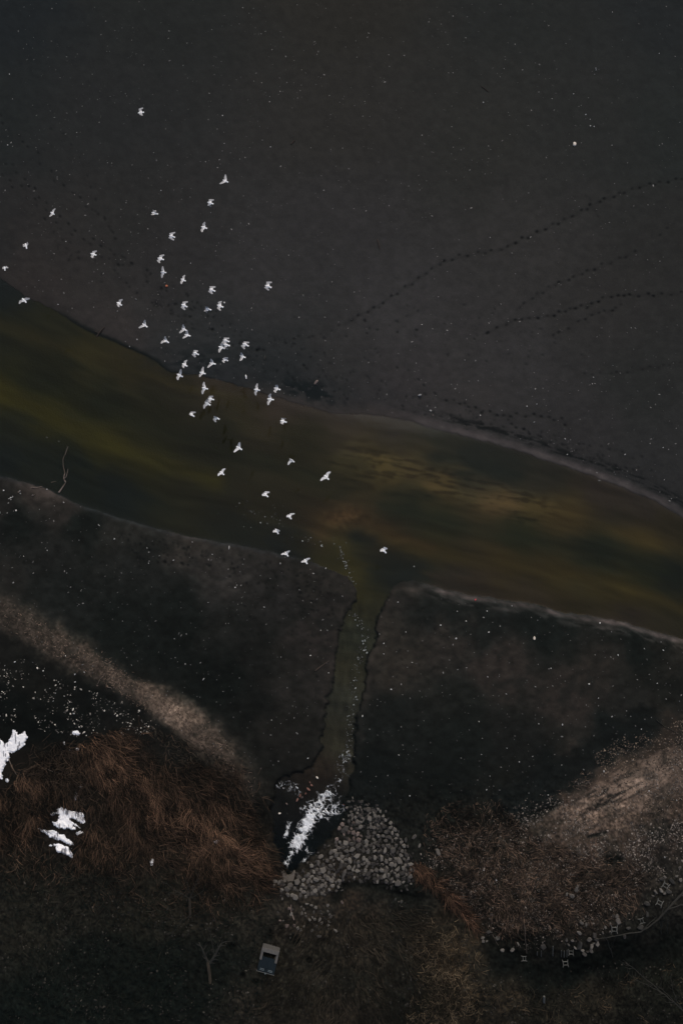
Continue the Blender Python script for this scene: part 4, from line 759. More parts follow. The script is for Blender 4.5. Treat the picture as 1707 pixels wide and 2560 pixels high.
reeds("reeds", STRAND, 800, lambda u, v: 0.85 + 0 * u, 0.5, 12, 42, 1.0, (20, 17, 14), (118, 89, 70), 0.3, "rusty strand of reeds trailing down from the riprap apron", soft(STRAND, 24), 381, pw=1.5)
TAN = [(1050, 2290), (1150, 2300), (1195, 2370), (1215, 2450), (1220, 2520), (1160, 2600), (1000, 2600), (1030, 2460), (1030, 2380)]
reeds("dead_grass", TAN, 2600, lambda u, v: rng.random(len(u)) * 6.28, 0.5, 6, 20, 1.2, (24, 22, 18), (110, 96, 76), 0.2, "pale tan dead grass on the bank left of the dark hollow", soft(TAN, 80), 391, "grass", pw=2.2)
STU = [(1050, 2040), (1130, 2000), (1250, 1995), (1350, 2080), (1480, 2120), (1650, 2180), (1600, 2280), (1420, 2350), (1250, 2360), (1140, 2260), (1060, 2150)]
reeds("stubble", STU, 8500, lambda u, v: 0.9 + (fbm(u / 40, v / 40, 401, 2) - 0.5) * 5, 0.6, 5, 18, 1.2, (16, 15, 13), (106, 88, 74), 0.15, "short brown stubble over the slope right of the riprap", soft(STU, 60), 405, "stubble", pw=2.0)
UND = [(-80, 2110), (300, 2150), (420, 2200), (600, 2240), (690, 2290), (640, 2620), (-80, 2620)]
reeds("undergrowth", UND, 3200, lambda u, v: rng.random(len(u)) * 6.28, 0.5, 8, 30, 1.3, (13, 18, 16), (42, 40, 33), 0.3, "dark low undergrowth covering the bottom left bank", None, 411, "undergrowth", pw=2.2, tone=lambda u, v: 0.10 + 1.7 * sst(0.40, 0.66, fbm(u / 80, v / 70, 415, 3)) * (1 - 0.6 * sst(2280, 2420, v)))
UND2 = [(690, 2300), (1060, 2260), (1060, 2620), (640, 2620)]
reeds("undergrowth", UND2, 2600, lambda u, v: np.arctan2(v - 2230, u - 880) + 0 * u, 0.25, 10, 42, 1.4, (19, 18, 15), (50, 45, 37), 0.2, "dark combed grass on the bank below the riprap", None, 421, "undergrowth", pw=2.0, tone=lambda u, v: 0.15 + 1.5 * sst(0.38, 0.64, fbm(u / 45, v / 90, 425, 3)))
UND3 = [(1200, 2450), (1400, 2480), (1770, 2380), (1770, 2620), (1150, 2620)]
reeds("undergrowth", UND3, 2300, lambda u, v: rng.random(len(u)) * 6.28, 0.5, 8, 26, 1.3, (15, 16, 14), (66, 57, 45), 0.25, "dark scrub and dead leaves on the bottom right bank", None, 431, "undergrowth", pw=2.2, tone=lambda u, v: 0.12 + 1.8 * sst(0.42, 0.64, fbm(u / 60, v / 50, 435, 3)))
RDG = [(-80, 1440), (60, 1520), (240, 1625), (400, 1700), (520, 1790), (640, 1940), (640, 2000), (540, 1930), (420, 1830), (300, 1740), (120, 1640), (-80, 1560)]
reeds("straw", RDG, 1900, lambda u, v: 0.6 + (fbm(u / 30, v / 30, 451, 2) - 0.5) * 4, 0.9, 3, 8, 1.1, (52, 45, 40), (132, 114, 99), 0.04, "short bleached straw strewn along the sand ridge", lambda u, v: np.exp(-(pdist(RIDGE, u, v) / 26) ** 4) * np.interp(u, [-80, 100, 300, 430, 520, 640], [0.25, 0.45, 0.75, 1, 0.6, 0.12]), 453, "straw", pw=1.6)
reeds("straw", [(1370, 1990), (1500, 1900), (1640, 1860), (1770, 1820), (1770, 2000), (1600, 2060), (1420, 2070)], 1100, lambda u, v: -0.45 + 0 * u, 0.6, 3, 10, 1.1, (34, 30, 27), (132, 114, 98), 0.06, "bleached straw lying in streaks over the sandy corner", None, 461, "straw", pw=1.6)
SP = [(560, 1880), (640, 1990), (660, 2060), (640, 2160), (600, 2050), (560, 1950)]
reeds("stubble", [(360, 1800), (470, 1850), (560, 1900), (600, 1960), (560, 1960), (420, 1890)], 420, lambda u, v: 0.6 + 0 * u, 0.5, 6, 16, 1.3, (16, 17, 15), (70, 63, 54), 0.15, "sparse grey stubble between the sand ridge and the reeds", None, 441, "stubble")

# ------------------------------------------------------------------ hatch, timber frames, stakes
def hatch():
    r = empty("access_hatch", P(672, 2396, float(gz(672, 2396))).tolist()); r.rotation_euler.z = -math.radians(13.5)
    tag(r, "concrete framed access hatch with two blue-black steel doors on the dark bank", "hatch")
    m = mpp(2396); w, l = 43 * m, 55 * m
    b = bmesh.new(); box(b, (0, l / 2 - 0.16, 0.22), w, 0.32, 0.9, bev=0.02)
    for sx in (-1, 1): box(b, (sx * (w / 2 - 0.10), l / 2 - 0.32 - 0.33, 0.16), 0.2, 0.66, 0.9, bev=0.02)
    bm_obj("headwall", b, M_CONC, r)
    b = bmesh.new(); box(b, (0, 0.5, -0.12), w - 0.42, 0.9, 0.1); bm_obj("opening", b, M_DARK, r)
    for sx in (-1, 1):
        b = bmesh.new(); box(b, (sx * (w / 4 - 0.005), -l / 2 + 0.60, 0.42), w / 2 - 0.02, 1.16, 0.035, bev=0.008)
        dr = bm_obj("door", b, M_STEEL, r)
        b = bmesh.new()
        for yy in (0.0, 0.10):
            box(b, (sx * (w / 4 - 0.03), -l / 2 + 0.17 + yy, 0.462), 0.36, 0.028, 0.03)
        box(b, (sx * (w / 4 - 0.03) + 0.17, -l / 2 + 0.22, 0.460), 0.028, 0.13, 0.03)
        bm_obj("handle", b, M_METAL, dr)
    b = bmesh.new(); box(b, (0, -l / 2 - 0.01, 0.35), w + 0.02, 0.03, 0.17); bm_obj("sill_bar", b, M_GREYWOOD, r)
    b = bmesh.new(); bmesh.ops.create_cone(b, segments=10, radius1=0.07, radius2=0.06, depth=0.09, cap_ends=True); bmesh.ops.translate(b, vec=(0, -l / 2 - 0.05, 0.40), verts=b.verts); bm_obj("padlock", b, M_METAL, r)
    b = bmesh.new(); box(b, (0, -l / 2 + 0.55, 0.12), w - 0.03, 1.05, 0.5); bm_obj("chamber_wall", b, M_STEEL, r)
hatch()
def frame_mesh():
    rail = bmesh.new(); tube(rail, [(-0.30, 0.36, 0.05), (-0.235, 0.17, 0.06), (-0.235, -0.17, 0.06), (-0.30, -0.36, 0.05)], [0.036, 0.045, 0.045, 0.036], 6)
    me = bpy.data.meshes.new("side_rail"); bmesh.ops.recalc_face_normals(rail, faces=rail.faces); rail.to_mesh(me); rail.free(); me.materials.append(M_GREYWOOD)
    cb = bmesh.new(); tube(cb, [(-0.26, 0, 0.06), (0, 0.01, 0.065), (0.26, 0, 0.06)], [0.036, 0.04, 0.036], 6)
    mc = bpy.data.meshes.new("crossbar"); bmesh.ops.recalc_face_normals(cb, faces=cb.faces); cb.to_mesh(mc); cb.free(); mc.materials.append(M_GREYWOOD)
    return me, mc
ME_R, ME_C = frame_mesh()
for (u, v, an, s, lab) in [(1662, 2214, 35, 1.05, "ladder-like timber frame highest up, beside a flat grey rock"), (1647, 2257, 28, 1.0, "ladder-like timber frame second from top, tilted by the fallen branch"), (1602, 2302, 75, 0.85, "dim ladder-like timber frame half lost among rocks above the hollow"), (1534, 2323, 4, 1.05, "upright ladder-like timber frame on the rim of the dark hollow"), (1426, 2381, 2, 0.85, "ladder-like timber frame next to the row of stakes"), (1412, 2408, -3, 0.95, "lowest ladder-like timber frame, hanging over the dark hollow"), (1309, 2396, 90, 0.8, "dim timber frame lying flat at the left rim of the hollow")]:
    r = empty("timber_frame", GP(u, v, 0.12).tolist()); r.rotation_euler.z = -math.radians(an); k = s * mpp(v) / 0.0405 * 1.0; r.scale = (k, k, k)
    tag(r, lab, "frame", "timber frames along the hollow's rim")
    for sx in (1, -1):
        o = link("side_rail", ME_R, r); o.scale = (sx, 1, 1)
    for yy in (0.17, -0.15):
        o = link("crossbar", ME_C, r); o.location = (0, yy, 0.02)
for (u, v, h, lab) in [(1381, 2391, 1.5, "tallest wooden stake of the row on the hollow's rim"), (1402, 2393, 1.0, "left stake of the close trio beside a timber frame"), (1409, 2394, 1.0, "middle stake of the close trio beside a timber frame"), (1416, 2394, 1.1, "right stake of the close trio beside a timber frame"), (1352, 2392, 0.9, "short leaning stake at the left end of the row"), (1342, 2389, 0.6, "stubby stake furthest left on the hollow's rim"), (1359, 2508, 1.0, "thick grey post alone in the dark hollow below the stakes")]:
    b = bmesh.new(); z0 = float(gz(u, v)); rr = 0.10 if "post" in lab else 0.035
    tube(b, [Pv(u, v, z0 - 0.2), Pv(u, v - 3 * h, z0 + h * 0.4), Pv(u + 0.5, v - 17 * h, z0 + h * 0.9)], [rr, rr * 0.95, rr * 0.8], 7)
    tag(bm_obj("wooden_stake", b, M_GREYWOOD), lab, "stake", "stakes at the dark hollow")

# ------------------------------------------------------------------ driftwood, branches, bare trees
def limb(bm, pts, r0, r1, sides=6, seed=0):
    """pts: (u, v, height above ground or water)"""
    q = [P(u, v, float(max(gz(u, v), ZW - 0.3)) + h) for u, v, h in pts]; n = len(q); fine = []; rad = []
    rr = random.Random(seed)
    for i in range(n - 1):
        for k in range(3):
            t_ = k / 3; p = q[i] * (1 - t_) + q[i + 1] * t_; L = np.linalg.norm(q[i + 1] - q[i])
            fine.append(p + (np.array([rr.uniform(-1, 1), rr.uniform(-1, 1), 0]) * 0.035 * L if k else 0)); rad.append(r0 + (r1 - r0) * (i + t_) / (n - 1))
    fine.append(q[-1]); rad.append(r1); tube(bm, fine, rad, sides)
b = bmesh.new(); limb(b, [(148, 1231, 0.10), (158, 1217, 0.14), (165, 1206, 0.10)], 0.085, 0.06); ww = ZW
def wlimb(bm, pts, r0, r1):
    tube(bm, [P(u, v, ZW + h) for u, v, h in pts], np.linspace(r0, r1, len(pts)), 6)
wlimb(b, [(165, 1206, 0.10), (162, 1200, -0.10), (160, 1197, 0.05), (161, 1189, 0.08), (163, 1183, -0.12)], 0.06, 0.05)
wlimb(b, [(160, 1197, 0.0), (166, 1192, 0.03), (169, 1182, 0.07), (171, 1172, 0.06)], 0.045, 0.02)
wlimb(b, [(163, 1183, -0.12), (159, 1165, -0.2), (158, 1150, -0.03), (160, 1142, -0.08), (164, 1136, 0.04), (167, 1126, 0.07), (171, 1116, 0.05)], 0.045, 0.018)
tag(bm_obj("driftwood_branch", b, M_WOOD), "long broken branch reaching from the left spit out into the river", "branch")
for i, (pts, r, mat, lab) in enumerate([([(129, 1206), (141, 1203)], 0.05, M_WOOD, "short pale stick at the water's edge of the driftwood spit"), ([(78, 1219), (92, 1219), (107, 1216)], 0.05, M_WOOD, "pale crossed stick on the upper rim of the driftwood spit"), ([(46, 1231), (53, 1226)], 0.07, M_WOOD, "stubby white stick at the left end of the driftwood spit"), ([(80, 1240), (87, 1236)], 0.06, M_WOOD, "stubby grey stick on the middle of the spit"), ([(22, 1247), (34, 1242)], 0.04, M_WHITE, "white splintered stick left of the driftwood spit"),
    ([(788, 1677), (805, 1664), (823, 1652)], 0.06, M_DWOOD, "dark straight stick on the mud left of the channel"), ([(242, 842), (250, 830), (262, 818)], 0.09, M_DWOOD, "dark snag stuck at the far shoreline on the left"), ([(238, 828), (248, 834), (256, 828)], 0.06, M_DWOOD, "dark forked snag tip beside the far-shore snag"), ([(943, 598), (947, 612), (949, 622)], 0.07, M_DWOOD, "small dark stick on the open mudflat between footprint trails"), ([(1203, 215), (1212, 222), (1222, 230)], 0.045, M_DWOOD, "thin dark stick high on the upper mudflat"), ([(728, 360), (733, 354), (738, 350)], 0.08, M_DWOOD, "short dark stick on the upper mudflat right of the first gulls"),
    ([(245, 1710), (250, 1698), (258, 1692), (263, 1682)], 0.025, M_WOOD, "curved pale twig ending at the pinkish scrap"), ([(270, 1718), (279, 1719)], 0.04, M_WOOD, "tiny pale twig below the sand ridge"), ([(1310, 2310), (1312, 2335), (1314, 2360), (1316, 2384)], 0.03, M_WOOD, "long thin pale cane lying straight down the slope"), ([(1230, 2335), (1238, 2352), (1245, 2364)], 0.025, M_WOOD, "thin pale twig at the left rim of the hollow"), ([(1640, 1800), (1660, 1816), (1685, 1829), (1704, 1840)], 0.03, M_TWIG, "faint bare twig lying above the gravelly corner"), ([(250, 1855), (265, 1847), (279, 1840)], 0.03, M_WOOD, "pale twig across the top of the reed bed"), ([(110, 1919), (135, 1930), (163, 1937), (178, 1925), (185, 1905)], 0.03, M_WOOD, "pale bent twig in the gap between reed beds"), ([(22, 1893), (30, 1915), (42, 1937)], 0.03, M_WOOD, "pale twig slanting from the largest snow patch"), ([(735, 2300), (728, 2280), (728, 2262)], 0.05, M_PINKROCK, "pinkish upright stick among the loose rocks")]):
    bb = bmesh.new(); n = len(pts)
    limb(bb, [(u, v, 0.05 + (0.12 if "cane" in lab else 0)) for u, v in pts], r, r * 0.55, seed=i)
    tag(bm_obj("stick", bb, mat), lab, "stick")
b = bmesh.new()
limb(b, [(1488, 2349, 0.3), (1530, 2341, 0.45), (1565, 2334, 0.4), (1600, 2330, 0.5), (1625, 2314, 0.5), (1645, 2298, 0.6), (1665, 2275, 0.6), (1690, 2248, 0.7), (1725, 2215, 0.7)], 0.025, 0.09)
limb(b, [(1645, 2298, 0.6), (1668, 2272, 0.8), (1672, 2255, 0.9)], 0.06, 0.03); limb(b, [(1665, 2275, 0.6), (1700, 2262, 0.8), (1730, 2264, 0.8)], 0.05, 0.03); limb(b, [(1600, 2330, 0.5), (1620, 2310, 0.7), (1640, 2292, 0.8)], 0.04, 0.02)
limb(b, [(1530, 2341, 0.45), (1521, 2330, 0.3)], 0.03, 0.012); limb(b, [(1652, 2290, 0.6), (1657, 2268, 0.7)], 0.04, 0.02)
tag(bm_obj("fallen_branch", b, M_TWIG), "long pale fallen branch along the upper rim of the dark hollow", "branch")
def bare_tree(name, trunk, limbs, r0, r1, mat, lab, cat="tree", part="crown", seed=0):
    r = empty(name, GP(trunk[0][0], trunk[0][1]).tolist()); tag(r, lab, cat)
    bpy.context.view_layer.update(); inv = r.matrix_world.inverted()
    b = bmesh.new(); limb(b, trunk, r0, r1, 8, seed); bmesh.ops.transform(b, matrix=inv, verts=b.verts); bm_obj("trunk", b, mat, r)
    b = bmesh.new(); rr = random.Random(seed)
    for pts, a, c in limbs:
        limb(b, pts, a, c, 5, seed)
        for i in range(1, len(pts)):                        # side twigs
            for q in range(2):
                t_ = rr.random(); u = pts[i - 1][0] * (1 - t_) + pts[i][0] * t_; v = pts[i - 1][1] * (1 - t_) + pts[i][1] * t_; h = pts[i - 1][2] * (1 - t_) + pts[i][2] * t_
                an = math.atan2(pts[i][1] - pts[i - 1][1], pts[i][0] - pts[i - 1][0]) + rr.choice((-1, 1)) * rr.uniform(0.4, 0.9); L = rr.uniform(9, 24)
                limb(b, [(u, v, h), (u + L * 0.5 * math.cos(an), v + L * 0.5 * math.sin(an), h + 0.2), (u + L * math.cos(an + 0.2), v + L * math.sin(an + 0.2), h + 0.35)], c * 0.9, 0.008, 4)
    bmesh.ops.transform(b, matrix=inv, verts=b.verts); bm_obj(part, b, M_TWIG, r)
bare_tree("bare_tree", [(1800, 2600, 0), (1760, 2570, 1.5), (1707, 2528, 3.0)], [([(1707, 2528, 3.0), (1672, 2498, 3.6), (1640, 2470, 4.2), (1605, 2441, 4.8), (1580, 2418, 5.2), (1556, 2400, 5.5)], 0.045, 0.014), ([(1707, 2528, 3.0), (1690, 2503, 3.4), (1680, 2470, 4.0), (1674, 2440, 4.4)], 0.035, 0.010), ([(1655, 2484, 4.0), (1630, 2470, 4.5), (1590, 2450, 4.9), (1570, 2436, 5.0)], 0.025, 0.010), ([(1690, 2512, 3.3), (1660, 2480, 3.9), (1640, 2462, 4.3)], 0.03, 0.01)], 0.13, 0.05, M_TWIG, "thin bare tree leaning in from the bottom right corner", seed=5)
bare_tree("bare_sapling", [(1652, 2334, 0), (1651, 2325, 0.8), (1653, 2308, 1.5)], [([(1653, 2308, 1.5), (1660, 2296, 2.0), (1666, 2278, 2.4)], 0.025, 0.010), ([(1652, 2318, 1.1), (1646, 2300, 1.8), (1636, 2285, 2.2)], 0.022, 0.009), ([(1668, 2334, 0.2), (1668, 2310, 1.2), (1670, 2290, 1.8)], 0.03, 0.010)], 0.035, 0.025, M_TWIG, "small bare sapling under the fallen branch", seed=8)
bare_tree("bare_sapling", [(1530, 2392, 0), (1526, 2375, 0.8), (1518, 2352, 1.6)], [([(1518, 2352, 1.6), (1512, 2345, 1.9), (1508, 2338, 2.1)], 0.02, 0.009), ([(1526, 2375, 0.8), (1532, 2358, 1.4), (1540, 2342, 1.9)], 0.018, 0.008)], 0.045, 0.022, M_TWIG, "slim bare sapling rising out of the dark hollow", seed=12)
bare_tree("bare_sapling", [(476, 2292, 0), (475, 2268, 0.5), (474, 2246, 1.0)], [([(474, 2246, 1.0), (483, 2226, 1.4), (490, 2208, 1.8), (496, 2188, 2.0)], 0.035, 0.014), ([(474, 2246, 1.0), (455, 2234, 1.3), (432, 2224, 1.5), (416, 2206, 1.7)], 0.03, 0.012), ([(474, 2246, 1.0), (494, 2236, 1.3), (510, 2226, 1.5)], 0.025, 0.010), ([(478, 2240, 1.0), (470, 2215, 1.5), (462, 2190, 1.8)], 0.022, 0.009), ([(474, 2290, 0.2), (455, 2300, 0.4), (443, 2318, 0.4), (434, 2332, 0.3), (420, 2348, 0.2)], 0.02, 0.010)], 0.13, 0.09, M_BARK, "low bare sapling with spreading twigs at the reed bed's lower edge", seed=15)  # solid trunk stands in for the reflection of the twigs above it
bare_tree("forked_dead_tree", [(526, 2458, 0), (525, 2440, 0.3), (522, 2418, 0.6), (521, 2405, 0.8)], [([(522, 2410, 0.75), (514, 2392, 1.0), (507, 2374, 1.3), (498, 2356, 1.5)], 0.11, 0.05), ([(523, 2410, 0.75), (533, 2396, 1.0), (542, 2380, 1.2), (549, 2366, 1.4), (556, 2356, 1.5)], 0.13, 0.06), ([(536, 2390, 1.1), (533, 2368, 1.3), (528, 2346, 1.4), (526, 2326, 1.4)], 0.025, 0.012), ([(508, 2376, 1.3), (518, 2362, 1.4)], 0.04, 0.02)], 0.13, 0.15, M_BARK, "Y-shaped dead tree trunk left of the access hatch", part="limbs", seed=19)

# ------------------------------------------------------------------ gulls in flight
def gull_mesh(head, tail, wings, alt, wing_tone, scale_len, tip_dark=True):
    """head, tail: photo pixels; wings: list of (wrist, tip) in photo pixels, or () for a standing bird. One skin over body and wings."""
    H3 = Pv(*head, alt); T3 = Pv(*tail, alt); ax = (T3 - H3); L = ax.length; ax.normalize()
    up = Vector((0, 0, 1)); side = up.cross(ax).normalized(); ctr = H3.lerp(T3, 0.5)
    bm = bmesh.new()
    prof = [(-0.02, 0.012, -0.005), (0.03, 0.022, 0), (0.07, 0.046, 0.005), (0.13, 0.055, 0.008), (0.19, 0.056, 0.004), (0.28, 0.078, 0), (0.40, 0.094, -0.006), (0.54, 0.088, -0.006), (0.68, 0.064, 0), (0.78, 0.050, 0.004), (0.88, 0.062, 0.006), (0.97, 0.070, 0.006), (1.0, 0.060, 0.006)]
    rings = []
    for s, r, zo in prof:
        c = H3 + ax * (s * L) + up * (zo * L / 0.6)
        r *= 1.12 * L / 0.6; hh = r * (0.85 if s < 0.72 else max(0.25, 0.85 - (s - 0.72) * 2.6))
        hh = max(hh, 0.018)
        rings.append([bm.verts.new(c + side * (math.cos(k * math.pi / 6) * r) + up * (math.sin(k * math.pi / 6) * hh)) for k in range(12)])
    for a, b_ in zip(rings, rings[1:]):
        for k in range(12): bm.faces.new((a[k], a[(k + 1) % 12], b_[(k + 1) % 12], b_[k]))
    bm.faces.new(rings[0][::-1]); bm.faces.new(rings[-1])
    paths = []
    for (wr, tp) in wings:
        root = H3 + ax * (0.36 * L)
        w0 = Pv(*wr, alt); t0 = Pv(*tp, alt)
        d = (w0 - root).length + (t0 - w0).length; full = 1.02 * L
        lift = min(math.sqrt(max(full * full - d * d, 0.0)), 0.42 * L)
        w1 = Pv(*wr, alt + 0.5 * lift); t1 = Pv(*tp, alt + lift)
        ext = t1 + (t1 - w1).normalized() * (0.13 * L)
        sgn = 1 if (w1 - root).dot(side) > 0 else -1
        root = root + side * sgn * 0.03
        pts = [root, root.lerp(w1, 0.5) + up * 0.01, w1, w1.lerp(t1, 0.5), t1, ext]
        ch = [0.46, 0.44, 0.41, 0.34, 0.23, 0.07]; th = [0.036, 0.034, 0.032, 0.028, 0.026, 0.022]
        wrings = []
        for i, p in enumerate(pts):
            d_ = (pts[min(i + 1, 5)] - pts[max(i - 1, 0)]).normalized()
            cdir = (ax - d_ * ax.dot(d_)); 
            if cdir.length < 0.2: cdir = side.cross(d_)
            cdir.normalize(); nrm = d_.cross(cdir)
            c = p + cdir * (ch[i] * L * 0.22)
            wrings.append([bm.verts.new(c + cdir * (math.cos(k * math.pi / 4) * ch[i] * L * 0.5) + nrm * (math.sin(k * math.pi / 4) * th[i] * 0.5 * L / 0.6)) for k in range(8)])
        for a, b_ in zip(wrings, wrings[1:]):
            for k in range(8): bm.faces.new((a[k], a[(k + 1) % 8], b_[(k + 1) % 8], b_[k]))
        bm.faces.new(wrings[0][::-1]); bm.faces.new(wrings[-1]); paths.append(pts)
    bmesh.ops.recalc_face_normals(bm, faces=bm.faces)
    me = bpy.data.meshes.new("gull_shell"); bm.to_mesh(me); bm.free()
    tmp = link("gull_shell", me); md = tmp.modifiers.new("skin", 'REMESH'); md.mode = 'VOXEL'; md.voxel_size = 0.011; 
    sm = tmp.modifiers.new("soft", 'SMOOTH'); sm.iterations = 4; sm.factor = 0.5
    dg = bpy.context.evaluated_depsgraph_get(); ev = tmp.evaluated_get(dg); res = bpy.data.meshes.new_from_object(ev)
    bpy.data.objects.remove(tmp); bpy.data.meshes.remove(me)
    n = len(res.vertices); co = np.empty(n * 3, np.float32); res.vertices.foreach_get("co", co); co = co.reshape(-1, 3)
    h = np.array(H3); a = np.array(ax); s = (co - h) @ a / L; rad = np.linalg.norm(co - h - np.outer((co - h) @ a, a), axis=1)
    white = np.array([236, 236, 232.]); grey_ = np.array([wing_tone, wing_tone, wing_tone * 1.005])
    c = np.where(((s < 0.26) | (s > 0.60))[:, None], white, np.array([214, 214, 213.]))
    onw = np.zeros(n, bool); tt = np.zeros(n)
    for pts in paths:
        A = [np.array(p) for p in pts]; cum = 0; tot = sum(np.linalg.norm(A[i + 1] - A[i]) for i in range(5)); best = np.full(n, 1e9); tb = np.zeros(n)
        for i in range(5):
            e = A[i + 1] - A[i]; le = np.linalg.norm(e); q = np.clip(((co - A[i]) @ e) / le ** 2, 0, 1); dd = np.linalg.norm(co - A[i] - q[:, None] * e, axis=1)
            m = dd < best; best[m] = dd[m]; tb[m] = ((cum + q * le) / tot)[m]; cum += le
        m = (best < 0.2 * L) & (tb > 0.13) & (tb > tt); onw |= m; tt[m] = tb[m]
    c[onw] = grey_ * (0.97 + 0.06 * np.random.default_rng(1).random((onw.sum(), 1)))
    if tip_dark: c[onw & (tt > 0.90)] = (40, 40, 42)
    c[(s < 0.012) & (rad < 0.035)] = (120, 74, 56)
    res.transform(Matrix.Translation(-ctr))
    at = res.attributes.get("Col") or res.attributes.new("Col", 'FLOAT_COLOR', 'POINT')
    c4 = np.ones((n, 4), np.float32); c4[:, :3] = alb(c); at.data.foreach_set("color", c4.ravel())
    res.materials.clear(); res.materials.append(M_GULL); res.polygons.foreach_set("use_smooth", [True] * len(res.polygons))
    return res, ctr
REG = {1: (0, 500, 4.9), 2: (300, 230, 4.9), 3: (340, 500, 6.533), 4: (340, 680, 6.533), 5: (480, 680, 6.533), 6: (420, 880, 4.9), 7: (520, 1140, 4.9), 8: (690, 1130, 4.9)}
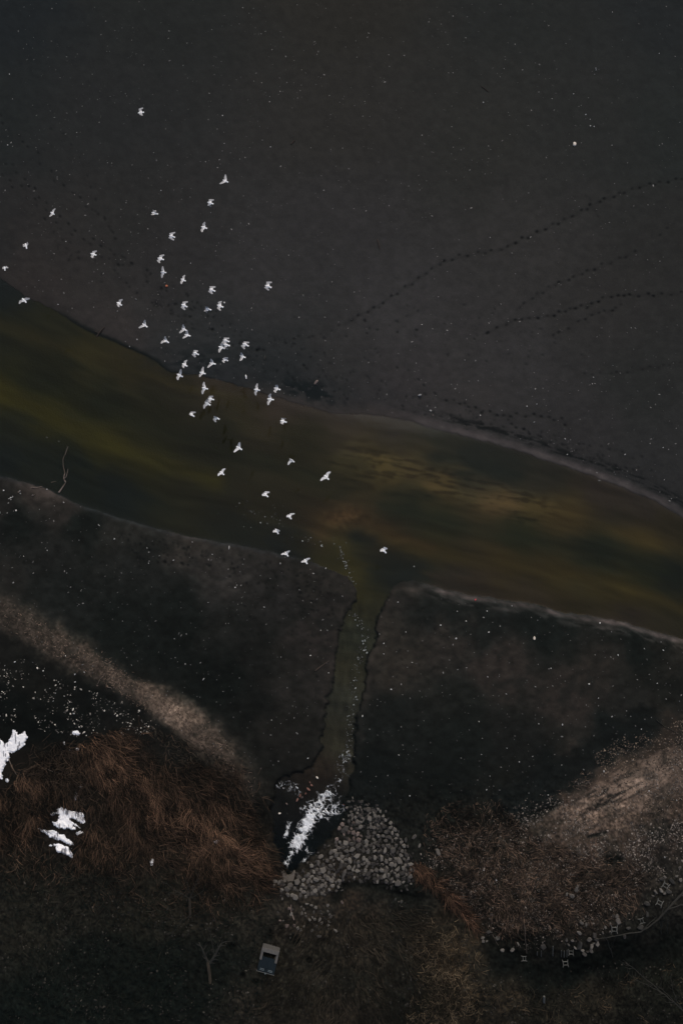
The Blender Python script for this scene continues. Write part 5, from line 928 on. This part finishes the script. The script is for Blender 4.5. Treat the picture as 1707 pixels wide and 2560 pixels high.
GULLS = [  # region, head, tail, upper wrist, upper tip, lower wrist, lower tip, label
 (1, (622,148),(672,178),(652,125),(680,103),(628,180),(608,202), "gull with straight narrow wings far left, above the footprint tracks"),
 (1, (314,530),(333,597),(340,520),(352,543),(292,545),(288,570), "gull with raised short wings near the left edge, over mud"),
 (1, (55,812),(67,866),(80,812),(106,832),(42,822),(35,842), "gull closest to the left edge, wings folded into a V"),
 (1, (1112,655),(1185,677),(1142,632),(1187,622),(1122,692),(1137,712), "gull alone between the far left birds and the main flock"),
 (1, (275,1203),(327,1257),(322,1203),(368,1205),(250,1235),(237,1270), "gull with boomerang wings over the water's edge at far left"),
 (1, (1433,1252),(1497,1292),(1468,1228),(1503,1216),(1440,1282),(1457,1312), "gull low on mud left of the main flock, one wing raised"),
 (2, (222,257),(298,248),(238,208),(285,192),(246,272),(277,290), "topmost gull of the flock, alone on the upper mudflat"),
 (2, (1260,1077),(1328,1107),(1284,1050),(1290,1012),(1253,1103),(1221,1125), "second highest gull, thin wings spread wide like a T"),
 (2, (1072,1350),(1147,1372),(1095,1320),(1152,1318),(1080,1390),(1122,1403), "gull with curled wings just below the T-shaped one"),
 (2, (390,1476),(470,1496),(410,1445),(440,1465),(402,1495),(384,1503), "small gull with wings nearly hidden, high on the flock's left"),
 (3, (543,578),(642,612),(553,548),(645,524),(540,614),(622,662), "gull with both wings curled back, above the two stacked left birds"),
 (3, (1066,436),(1166,466),(1098,393),(1125,360),(1068,490),(1078,525), "gull with broad straight wings below the curled high one"),
 (3, (356,947),(460,977),(392,912),(462,892),(353,990),(388,1030), "upper gull of a stacked pair over dark footprints"),
 (3, (404,1177),(500,1187),(427,1130),(435,1083),(418,1228),(422,1273), "lower gull of a stacked pair, long wings upright, above the orange float"),
 (3, (735,1288),(816,1325),(768,1252),(800,1225),(733,1340),(740,1373), "gull with slim raised wing to the right of the stacked pair"),
 (3, (1195,1453),(1298,1492),(1210,1418),(1303,1415),(1188,1490),(1250,1537), "gull curling both wings, right of the slim-winged one"),
 (4, (743,528),(842,572),(770,492),(850,482),(742,575),(802,622), "gull shaped like a crescent near the flock's middle left"),
 (4, (1325,538),(1430,577),(1350,495),(1400,477),(1335,590),(1378,632), "gull with a small white fragment just right of its wing"),
 (4, (1130,590),(1233,622),(1135,568),(1187,576),(1118,640),(1165,662), "small gull with blurred wings left of the one by a fragment"),
 (4, (108,838),(190,902),(135,812),(150,785),(90,880),(47,913), "gull with spread narrow wings on the flock's left flank over mud"),
 (4, (748,912),(835,962),(762,882),(775,857),(738,960),(712,998), "upper gull of two that nearly touch at mid flock"),
 (4, (795,1017),(893,1047),(822,988),(842,955),(790,1055),(765,1082), "lower gull of two that nearly touch at mid flock"),
 (4, (455,1097),(540,1157),(468,1075),(481,1050),(432,1128),(410,1166), "gull with wings swept apart left of the touching pair"),
 (4, (1420,1110),(1530,1140),(1440,1080),(1525,1078),(1405,1150),(1455,1180), "highest gull of the tight overlapping trio"),
 (4, (1425,1180),(1535,1206),(1430,1155),(1500,1160),(1440,1238),(1505,1257), "middle gull of the tight overlapping trio"),
 (4, (1348,1216),(1452,1252),(1385,1188),(1415,1155),(1355,1270),(1355,1313), "lowest gull of the tight overlapping trio"),
 (4, (933,1308),(1030,1352),(950,1282),(1015,1287),(922,1345),(970,1393), "gull with wings tucked close, left under the overlapping trio"),
 (4, (755,1495),(842,1542),(798,1455),(838,1438),(760,1535),(778,1568), "gull next to a dark shoreline mark, one wing raised"),
 (4, (1200,1482),(1305,1506),(1226,1452),(1222,1423),(1198,1520),(1168,1562), "gull with long trailing lower wing by the far shoreline"),
 (4, (1418,1413),(1507,1452),(1440,1403),(1505,1398),(1410,1452),(1440,1485), "small gull with folded wings under the overlapping trio"),
 (5, (1193,218),(1300,257),(1222,165),(1307,163),(1190,250),(1252,303), "gull furthest right over the mudflat, apart from the flock"),
 (5, (826,1163),(928,1213),(850,1142),(937,1147),(808,1205),(857,1262), "gull with hooked wings right of the overlapping trio"),
 (5, (783,1363),(877,1400),(800,1342),(803,1318),(797,1418),(780,1450), "gull with narrow wings straight below the hooked one"),
 (6, (110,270),(184,304),(147,243),(158,212),(110,312),(120,344), "gull with upright wings left, right at the far shoreline"),
 (6, (388,247),(463,268),(415,215),(432,182),(390,278),(387,306), "gull spreading pale wings over the far water's edge"),
 (6, (416,437),(492,454),(430,402),(440,368),(416,482),(422,517), "gull with tall straight wings above a touching pair on the water"),
 (6, (490,566),(567,586),(505,545),(553,540),(490,598),(522,622), "upper gull of the touching pair above the water"),
 (6, (452,610),(522,653),(470,595),(490,583),(440,655),(440,692), "lower gull of the touching pair above the water"),
 (6, (265,748),(325,792),(282,735),(342,735),(262,765),(280,780), "gull with folded wings furthest left over the river"),
 (6, (562,790),(633,826),(575,788),(598,795),(558,825),(585,860), "gull with one wing hidden, below the touching pair"),
 (6, (1053,457),(1128,470),(1076,422),(1093,386),(1062,498),(1075,531), "gull with long upright wings beside the shoreline, right of the flock"),
 (6, (1298,439),(1377,463),(1320,408),(1345,405),(1298,478),(1318,499), "upper gull of two at the pale shallows, short blunt wings"),
 (6, (1215,573),(1298,586),(1235,538),(1258,511),(1220,617),(1225,650), "lower gull of two at the pale shallows, wide blunt wings"),
 (6, (1373,842),(1455,862),(1392,812),(1446,815),(1380,870),(1407,886), "small gull over the brown shallows right of the flock"),
 (6, (835,1155),(908,1198),(865,1132),(877,1106),(830,1195),(807,1225), "largest gull over mid river with spread white wings"),
 (6, (633,1462),(690,1506),(668,1440),(702,1428),(620,1490),(613,1517), "gull over mid river, lower left of the large one"),
 (7, (998,33),(1058,76),(1012,40),(1030,50),(988,75),(978,107), "gull turned sideways over mid river with one wing showing"),
 (7, (1418,232),(1480,290),(1458,208),(1497,193),(1402,268),(1377,300), "gull with fully spread slanting wings nearest the yellow weed"),
 (7, (676,452),(738,502),(700,438),(754,440),(668,470),(668,488), "gull with swept wing above the foam flecks on the river"),
 (7, (980,716),(1021,773),(1010,708),(1060,703),(970,728),(964,746), "gull over the lower river left of the brown silt fan"),
 (7, (825,890),(863,956),(847,902),(878,916),(808,912),(797,932), "gull with forked silhouette just above the near shore"),
 (7, (943,1172),(983,1231),(968,1172),(1000,1160),(922,1190),(896,1206), "left gull of two skimming the near shoreline"),
 (7, (1178,1260),(1215,1323),(1207,1258),(1248,1250),(1166,1283),(1142,1298), "right gull of two skimming the near shoreline"),
 (8, (1292,1180),(1348,1239),(1322,1167),(1362,1182),(1283,1195),(1277,1217), "gull beside the channel mouth, furthest from the others")]
for i, (rg, h, tl, uw, ut, lw, lt, lab) in enumerate(GULLS):
    ox, oy, s = REG[rg]; f = lambda p: (ox + p[0] / s, oy + p[1] / s)
    alt = 4.0 + 2.5 * ((i * 0.618) % 1.0) + (1.3 if i in (23, 36) else 0) - (1.2 if i in (25, 37) else 0)
    me, ctr = gull_mesh(f(h), f(tl), [(f(uw), f(ut)), (f(lw), f(lt))], alt, 150 if i < 44 else 180, 1.0)
    me.name = "gull"; o = link("gull", me, loc=ctr); tag(o, lab, "gull", "gulls in flight over the river")
me, ctr = gull_mesh((614.5, 936.5), (616, 947), [], float(gz(615, 942)) + 0.16, 225, 1.0, False)
me.name = "gull"; o = link("gull", me, loc=ctr); tag(o, "white gull sitting on wet mud at the far shore, wings closed", "gull")
